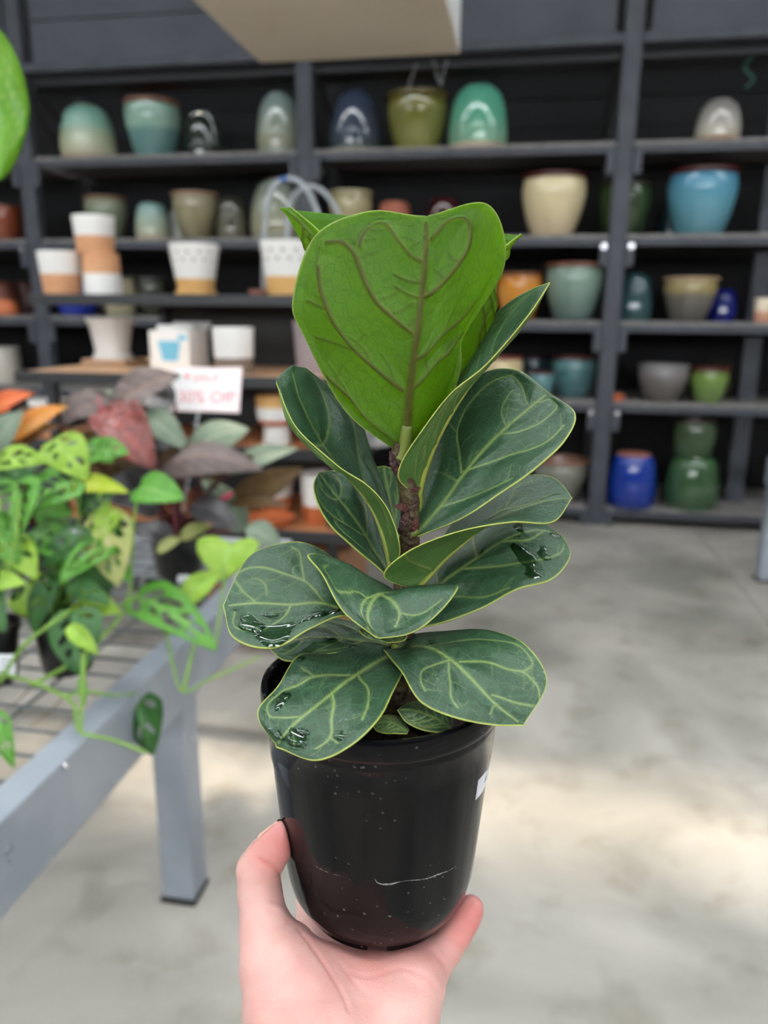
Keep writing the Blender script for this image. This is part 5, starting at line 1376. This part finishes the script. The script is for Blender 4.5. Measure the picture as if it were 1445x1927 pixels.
prof += [(wall_r(-.0362) + .0006, -.0360), (wall_r(-.030) + .0006, -.030), (.0573, -.0165), (.0576, -.0160), (.0578, -.0140), (.0580, -.0138), (.0582, -.0115), (.0590, -.0105), (.0594, -.0085), (.0596, -.003), (.0590, -.0006), (.0578, 0), (.0560, -.0006), (.0548, -.003), (.0540, -.012), (wall_r(-.05) - .0014, -.05), (wall_r(-.09) - .0014, -.09), (.040, zb + .006)]
po_ = auto(MB().lathe(prof, RC, 128).build('pot', M_pot, fig, True), 28)
for a0 in range(6):        # moulded skirt under the base, cut by drainage notches
    v = []; n_ = 10
    for i in range(n_ + 1):
        a = -1.30 + a0 * math.pi / 3 + (i / n_) * .80
        for r, z in ((.036, zb + .002), (.0405, zb + .002), (.0392, zb - .0038), (.0365, zb - .0038)):
            v.append((RC[0] + r * math.cos(a), RC[1] + r * math.sin(a), RC[2] + z))
    f = [(0, 1, 2, 3), tuple(n_ * 4 + q for q in (3, 2, 1, 0))]
    for i in range(n_):
        for q in range(4):
            f.append((i * 4 + q, i * 4 + (q + 1) % 4, (i + 1) * 4 + (q + 1) % 4, (i + 1) * 4 + q)[::-1])
    MB().add(v, f).build('moulded_foot', M_pot, po_)
# scratches
M_scr = mat('scuffed_plastic', (150, 148, 146), .9, rgb2=(40, 40, 42), nscale=700)
def on_wall(x, y, off=.00025):
    """point of the pot's outer wall seen at (x, y)"""
    d = _ray(x, y); o = CAM
    z0, r0 = RC[2] - .017, .0568; k = (.0568 - .0493) / (.10 - .017)
    ox, oy = o[0] - RC[0], o[1] - RC[1]; A0 = r0 + off - k * (z0 - o[2]); dz = k * d[2]
    a = d[0] ** 2 + d[1] ** 2 - dz ** 2; b = 2 * (ox * d[0] + oy * d[1] - A0 * dz); c = ox ** 2 + oy ** 2 - A0 ** 2
    t = (-b - math.sqrt(max(0, b * b - 4 * a * c))) / (2 * a)
    return o + d * t
MB().tube([on_wall(*p, 0.0001) for p in ((705, 1654), (712, 1662), (732, 1664), (760, 1658), (800, 1654), (825, 1645), (845, 1638), (857, 1630))], [.0001, .00025, .00042, .00012, .00022, .00034, .00012, .00005], 6, n=30).build('scratch', M_scr, po_)
MB().tube([on_wall(*p, 0.0001) for p in ((592, 1628), (604, 1636), (618, 1642))], [.00005, .00016, .00005], 6, n=8).build('scratch', M_scr, po_)
MB().tube([on_wall(*p, 0.0001) for p in ((628, 1645), (640, 1648))], [.0001, .00005], 6).build('scratch', M_scr, po_)

# price sticker wrapped round the right side
M_stick = mat('white_sticker', (222, 226, 232), .45)
M_ink = mat('sticker_ink', (58, 60, 66), .7)
pA = on_wall(905, 1432); thA = math.atan2(pA[1] - RC[1], pA[0] - RC[0]); zA = pA[2] - RC[2]
pB = on_wall(897, 1503); zB = pB[2] - RC[2]
def stick(s, z, off=.0004):      # s metres round the wall from the sticker's left edge, z below the rim
    r = wall_r(z); th = thA + s / r
    return (RC[0] + (r + off) * math.cos(th), RC[1] + (r + off) * math.sin(th), RC[2] + z)
SW = .052
ns, nz_ = 24, 6
v = []
for off in (.0004, .00005):
    for i in range(ns + 1):
        for j in range(nz_ + 1):
            v.append(stick(SW * i / ns, zA + (zB - zA) * j / nz_, off))
m1 = (ns + 1) * (nz_ + 1)
f = []
for i in range(ns):
    for j in range(nz_):
        a = i * (nz_ + 1) + j
        f.append((a, a + 1, a + nz_ + 2, a + nz_ + 1)); f.append((m1 + a, m1 + a + nz_ + 1, m1 + a + nz_ + 2, m1 + a + 1))
lab = MB().add(v, f).build('price_sticker', M_stick, po_, True)
lab['label'] = 'white price sticker with barcode'
hz = zA - zB
x = .0085
bars = MB()
rb_ = random.Random(4)
while x < SW - .006:
    wd = rb_.choice((.0004, .0006, .001))
    bars.add([stick(x, zA - hz * .14, .0005), stick(x + wd, zA - hz * .14, .0005), stick(x + wd, zA - hz * .36, .0005), stick(x, zA - hz * .36, .0005)], [(0, 3, 2, 1)])
    x += wd + rb_.choice((.0004, .0006, .0009))
bo = bars.build('barcode', M_ink, lab); bo['kind'] = 'stuff'
for txt, fz, hgt in (('FICUS', .56, .15), ('$1', .80, .17)):
    V, Fc = text_mesh(txt, hz * hgt * 1.35)
    MB().add([stick(.0085 + x * .9, zA - hz * fz + y, .0005) for x, y, z in V], [q[::1] for q in Fc]).build('lettering', M_ink, lab)
# ------------------------------------------------------------------ the hand holding the pot
def smin(a, b, k):
    h = np.clip(.5 + .5 * (b - a) / k, 0, 1)
    return b * (1 - h) + a * h - k * h * (1 - h)

def surface_nets(f, org, h):
    nx, ny, nz = f.shape
    s = f < 0
    cs = [(i, j, k) for i in (0, 1) for j in (0, 1) for k in (0, 1)]
    sl = lambda a, c: a[c[0]:nx - 1 + c[0], c[1]:ny - 1 + c[1], c[2]:nz - 1 + c[2]]
    cnt = sum(sl(s, c).astype(np.int8) for c in cs)
    act = (cnt > 0) & (cnt < 8)
    I = np.argwhere(act)
    acc = np.zeros((len(I), 3)); num = np.zeros(len(I))
    fv = {c: f[I[:, 0] + c[0], I[:, 1] + c[1], I[:, 2] + c[2]] for c in cs}
    for c in cs:
        for ax in range(3):
            if c[ax] == 0:
                d = list(c); d[ax] = 1; d = tuple(d)
                a, b = fv[c], fv[d]; m = (a < 0) != (b < 0)
                t = np.where(m, a / (a - b + 1e-20), 0)
                p = np.tile(np.array(c, float), (len(I), 1)); p[:, ax] += t
                acc += p * m[:, None]; num += m
    V = org + (I + acc / num[:, None]) * h
    idx = -np.ones((nx, ny, nz), np.int64); idx[I[:, 0], I[:, 1], I[:, 2]] = np.arange(len(I))
    faces = []
    for ax in range(3):
        a = s[tuple(slice(0, -1) if q == ax else slice(None) for q in range(3))]; b = s[tuple(slice(1, None) if q == ax else slice(None) for q in range(3))]
        E = np.argwhere(a != b)
        o1, o2 = (ax + 1) % 3, (ax + 2) % 3
        E = E[(E[:, o1] > 0) & (E[:, o2] > 0)]
        fl = a[E[:, 0], E[:, 1], E[:, 2]]
        def g(d1, d2):
            e = E.copy(); e[:, o1] -= d1; e[:, o2] -= d2; return idx[e[:, 0], e[:, 1], e[:, 2]]
        q = np.stack([g(0, 0), g(1, 0), g(1, 1), g(0, 1)], 1)
        q = np.where(fl[:, None], q, q[:, ::-1])
        faces.append(q[(q >= 0).all(1)])
    return V, np.concatenate(faces)

mm = .001
# chains of (x, y, distance, radius) measured on the photograph; k = blend radius
CH = [
    # forearm and wrist
    ([(640, 2420, .325, 33 * mm), (642, 2150, .335, 31 * mm), (645, 2010, .350, 30 * mm)], 10 * mm),
    ([(600, 2420, .330, 28 * mm), (600, 2130, .340, 27 * mm), (590, 2000, .352, 25 * mm)], 10 * mm),
    ([(690, 2420, .330, 28 * mm), (690, 2130, .340, 26 * mm), (702, 2000, .354, 23 * mm)], 10 * mm),
    # thenar mass
    ([(590, 2000, .352, 24 * mm), (556, 1900, .356, 24.5 * mm), (520, 1815, .364, 17.5 * mm), (502, 1760, .370, 12.5 * mm)], 9 * mm),
    ([(612, 1950, .358, 20 * mm), (580, 1850, .370, 19 * mm), (545, 1790, .376, 13 * mm)], 9 * mm),
    # thumb
    ([(503, 1765, .371, 12 * mm), (494, 1715, .374, 10.6 * mm), (489, 1680, .376, 10.4 * mm), (487, 1642, .377, 10.2 * mm)], 5 * mm),
    ([(480, 1634, .377, 9.0 * mm), (500, 1615, .377, 9.6 * mm), (518, 1592, .376, 8.6 * mm), (530, 1568, .376, 5.6 * mm), (536, 1558, .376, 4.0 * mm)], 3.0 * mm),
    # hypothenar mass
    ([(702, 2000, .354, 23 * mm), (748, 1915, .362, 19.5 * mm), (776, 1855, .372, 15 * mm), (800, 1818, .384, 11.5 * mm)], 9 * mm),
    # palm behind and under the pot
    ([(650, 1990, .365, 24 * mm), (650, 1905, .384, 21 * mm), (655, 1840, .405, 19 * mm), (660, 1795, .430, 16 * mm)], 9 * mm),
    ([(600, 1900, .385, 19 * mm), (590, 1825, .405, 15 * mm), (588, 1770, .425, 11.5 * mm)], 8 * mm),
    ([(705, 1900, .384, 19 * mm), (725, 1840, .402, 16 * mm), (745, 1795, .425, 13 * mm)], 8 * mm),
    ([(590, 1890, .364, 17 * mm), (640, 1872, .372, 19 * mm), (700, 1868, .374, 18 * mm), (762, 1862, .374, 15 * mm)], 9 * mm),
    # little finger along the right of the pot
    ([(803, 1822, .386, 11.2 * mm), (838, 1785, .393, 8.4 * mm), (860, 1755, .397, 7.6 * mm), (876, 1728, .400, 7.2 * mm), (886, 1710, .402, 6.9 * mm)], 4 * mm),
    # index, middle and ring finger behind the pot
    ([(588, 1770, .425, 10 * mm), (585, 1680, .470, 8.6 * mm), (600, 1580, .482, 7.8 * mm), (612, 1520, .478, 6.6 * mm)], 3 * mm),
    ([(650, 1780, .436, 10 * mm), (655, 1680, .480, 8.8 * mm), (665, 1570, .492, 8.0 * mm), (672, 1490, .486, 6.8 * mm)], 3 * mm),
    ([(728, 1780, .432, 9.6 * mm), (738, 1680, .474, 8.4 * mm), (742, 1590, .488, 7.6 * mm), (744, 1520, .484, 6.6 * mm)], 3 * mm),
]
allp = np.array([at(x, y, d) for ch, k in CH for x, y, d, r in ch])
h = .00115
lo = allp.min(0) - .037; hi = allp.max(0) + .037
# the forearm runs out of the picture: close it there
shp = np.ceil((hi - lo) / h).astype(int)
gx = (lo[0] + h * np.arange(shp[0])).astype(np.float32)[:, None, None]
gy = (lo[1] + h * np.arange(shp[1])).astype(np.float32)[None, :, None]
gz = (lo[2] + h * np.arange(shp[2])).astype(np.float32)[None, None, :]
field = np.full(tuple(shp), .08, np.float32)
for ch, k in CH:
    pts = [at(x, y, d) for x, y, d, r in ch]; rs = [r for *_, r in ch]
    A = np.array(pts); lo_b = A.min(0) - max(rs) - .03; hi_b = A.max(0) + max(rs) + .03
    i0 = np.maximum(0, ((lo_b - lo) / h).astype(int)); i1 = np.minimum(shp, ((hi_b - lo) / h).astype(int) + 2)
    sx, sy, sz = slice(i0[0], i1[0]), slice(i0[1], i1[1]), slice(i0[2], i1[2])
    X, Y, Z = gx[sx], gy[:, sy], gz[:, :, sz]
    dd = None
    for (a, ra), (b, rb__) in zip(zip(pts[:-1], rs[:-1]), zip(pts[1:], rs[1:])):
        ab = b - a; L2 = float(ab @ ab)
        t = np.clip(((X - a[0]) * ab[0] + (Y - a[1]) * ab[1] + (Z - a[2]) * ab[2]) / L2, 0, 1)
        d = np.sqrt((X - a[0] - t * ab[0]) ** 2 + (Y - a[1] - t * ab[1]) ** 2 + (Z - a[2] - t * ab[2]) ** 2) - (ra + t * (rb__ - ra))
        dd = d if dd is None else smin(dd, d, 2.5 * mm)
    field[sx, sy, sz] = smin(field[sx, sy, sz], dd.astype(np.float32), k)
# the pot presses into the skin
rr_ = np.sqrt((gx - RC[0]) ** 2 + (gy - RC[1]) ** 2)
zz_ = gz - RC[2]
tt_ = np.clip((-zz_ - .017) / .083, 0, 1)
wr = .0568 - .0075 * tt_
wr = np.where(zz_ < -.10, .0493 - .0090 * np.clip((-zz_ - .10) / .0225, 0, 1) ** 2.2, wr)
psd = np.maximum(rr_ - wr, -(zz_ + PH + .0038)).astype(np.float32) * .97
field = -smin(-field, psd, 1.5 * mm)
V, Q = surface_nets(field, lo, h)
# relax
nb = [None]
E = np.concatenate([Q[:, [0, 1]], Q[:, [1, 2]], Q[:, [2, 3]], Q[:, [3, 0]]])
deg = np.bincount(E.ravel(), minlength=len(V)).astype(float)
def smooth_step(V, lam):
    S = np.zeros_like(V)
    for c in range(3):
        S[:, c] = np.bincount(E[:, 0], V[E[:, 1], c], len(V)) + np.bincount(E[:, 1], V[E[:, 0], c], len(V))
    return V + lam * (S / deg[:, None] - V)
for _ in range(6):
    V = smooth_step(V, .5); V = smooth_step(V, -.4)
for _ in range(2): V = smooth_step(V, .5)
def vnorm(V):
    n = np.cross(V[Q[:, 2]] - V[Q[:, 0]], V[Q[:, 3]] - V[Q[:, 1]])
    N_ = np.zeros_like(V)
    for k in range(4):
        for c in range(3): N_[:, c] += np.bincount(Q[:, k], n[:, c], len(V))
    return N_ / (np.linalg.norm(N_, axis=1)[:, None] + 1e-15)
Nv = vnorm(V)
# where the viewer sees each point, used to lay palm lines onto the skin
rel = V - CAM; dp = rel @ FW
pu = CX + F * (rel @ RT) / dp; pv = CY + F * (rel @ DN) / dp
front = (Nv @ FW) < .35
LINES = [  # palm creases: points, depth mm, width px
    ([(560, 1745), (590, 1785), (622, 1832), (645, 1872), (656, 1900)], .8, 4),
    ([(656, 1830), (700, 1838), (752, 1822), (800, 1838), (826, 1868)], .45, 4),
    ([(640, 1815), (668, 1850), (690, 1872)], .35, 4),
    ([(486, 1617), (505, 1628), (520, 1636), (528, 1645)], 1.0, 4),
    ([(515, 1698), (528, 1700), (536, 1706)], .7, 4),
    ([(505, 1715), (528, 1722), (545, 1735)], .35, 4),
    ([(490, 1760), (520, 1745), (550, 1738)], .22, 5),
    ([(500, 1785), (530, 1765), (556, 1750)], .18, 5),
    ([(470, 1882), (500, 1888), (540, 1884), (572, 1890)], .25, 5),
    ([(478, 1900), (520, 1902), (560, 1898)], .22, 5),
    ([(560, 1892), (600, 1884), (640, 1876)], .18, 5),
    ([(822, 1798), (838, 1820), (842, 1838)], .5, 4),
    ([(844, 1764), (858, 1768), (872, 1780)], .30, 4),
    ([(868, 1728), (882, 1736), (894, 1738)], .30, 4),
]
disp = np.zeros(len(V)); red = np.zeros(len(V))
for pts, dmm, wpx in LINES:
    L_ = cr(np.array(pts, float), 24)
    d = np.full(len(V), 99.)
    for a, b in zip(L_[:-1], L_[1:]):
        ab = b - a; t = np.clip(((pu - a[0]) * ab[0] + (pv - a[1]) * ab[1]) / (ab @ ab), 0, 1)
        d = np.minimum(d, np.hypot(pu - a[0] - t * ab[0], pv - a[1] - t * ab[1]))
    g = np.exp(-(d / wpx) ** 2) * front
    disp -= g * dmm * mm * .8; red = np.maximum(red, g * min(1, dmm))
V = V + Nv * disp[:, None]
hand = mesh_obj('hand', V, Q.tolist(), mat('tmp', (200, 150, 130)), None, True)
tag(hand, 'bare left hand, palm up, holding the black nursery pot from below', 'hand')
# blood colour of the skin: fingertips, thumb pad and hollow of the palm are redder
def blob(x, y, d, r): 
    c = at(x, y, d); return np.exp(-(np.linalg.norm(V - c, axis=1) / r) ** 2)
flush = .6 * blob(528, 1580, .372, .013) + .4 * blob(515, 1612, .370, .012) + .75 * blob(890, 1712, .398, .013) + .5 * blob(862, 1752, .394, .014) + .6 * blob(690, 1825, .378, .020) + .45 * blob(775, 1812, .378, .018) + .45 * blob(600, 1790, .378, .016) + .3 * blob(560, 1920, .33, .03) + .28 * red
a = hand.data.attributes.new('flush', 'FLOAT', 'POINT'); a.data.foreach_set('value', np.clip(flush, 0, 1).astype(np.float32))
m = bpy.data.materials.new('skin'); m.use_nodes = True
nt = m.node_tree; N = nt.nodes; L = nt.links; b = N['Principled BSDF']
atn = N.new('ShaderNodeAttribute'); atn.attribute_name = 'flush'
mx = N.new('ShaderNodeMix'); mx.data_type = 'RGBA'; mx.inputs[6].default_value = (*lin((208, 166, 157)), 1); mx.inputs[7].default_value = (*lin((200, 122, 117)), 1)
tc = N.new('ShaderNodeTexCoord'); nz = N.new('ShaderNodeTexNoise'); nz.inputs['Scale'].default_value = 90; nz.inputs['Detail'].default_value = 5; L.new(tc.outputs['Object'], nz.inputs['Vector'])
ad = N.new('ShaderNodeMath'); ad.operation = 'MULTIPLY_ADD'; ad.inputs[1].default_value = .55; ad.inputs[2].default_value = -.22; L.new(nz.outputs['Fac'], ad.inputs[0])
a2 = N.new('ShaderNodeMath'); a2.operation = 'ADD'; a2.use_clamp = True; L.new(ad.outputs[0], a2.inputs[0]); L.new(atn.outputs['Fac'], a2.inputs[1])
L.new(a2.outputs[0], mx.inputs[0]); L.new(mx.outputs[2], b.inputs['Base Color'])
b.inputs['Roughness'].default_value = .48; b.inputs['Specular IOR Level'].default_value = .4
b.inputs['Subsurface Weight'].default_value = .2; b.inputs['Subsurface Radius'].default_value = (1, .35, .2); b.inputs['Subsurface Scale'].default_value = .004
n2 = N.new('ShaderNodeTexNoise'); n2.inputs['Scale'].default_value = 420; n2.inputs['Detail'].default_value = 4; L.new(tc.outputs['Object'], n2.inputs['Vector'])
v2 = N.new('ShaderNodeTexVoronoi'); v2.feature = 'DISTANCE_TO_EDGE'; v2.inputs['Scale'].default_value = 650; L.new(tc.outputs['Object'], v2.inputs['Vector'])
a3 = N.new('ShaderNodeMath'); a3.operation = 'ADD'; L.new(n2.outputs['Fac'], a3.inputs[0]); L.new(v2.outputs['Distance'], a3.inputs[1])
bp = N.new('ShaderNodeBump'); bp.inputs['Strength'].default_value = .22; bp.inputs['Distance'].default_value = .0006; L.new(a3.outputs[0], bp.inputs['Height']); L.new(bp.outputs['Normal'], b.inputs['Normal'])
hand.data.materials[0] = m
# thumb nail on the outer side of the tip
M_nail = mat('fingernail', (232, 190, 172), .25, spec=.5)
tipp, ip = at(534, 1556, .377), at(512, 1592, .3775)
ax = (tipp - ip); nl = np.linalg.norm(ax); ax /= nl
nrm = -RT * .80 - DN * .45 + FW * .40; nrm -= ax * (nrm @ ax); nrm /= np.linalg.norm(nrm); sd_ = np.cross(ax, nrm)
v = []; f = []
for off in (0, -.0006):
    for i in range(9):
        for j in range(9):
            u_ = i / 8; w_ = (j / 8 - .5) * 2
            rad = .0086 - .0042 * u_
            th = w_ * 1.05 * (1 - .35 * max(0, u_ - .7) / .3)
            v.append(ip + ax * (u_ * nl * .98 + .0012) + (nrm * math.cos(th) + sd_ * math.sin(th)) * (rad + off))
for i in range(8):
    for j in range(8):
        a_ = i * 9 + j
        f.append((a_, a_ + 9, a_ + 10, a_ + 1)); f.append((81 + a_, 81 + a_ + 1, 81 + a_ + 10, 81 + a_ + 9))
mesh_obj('thumb_nail', v, f, M_nail, hand)
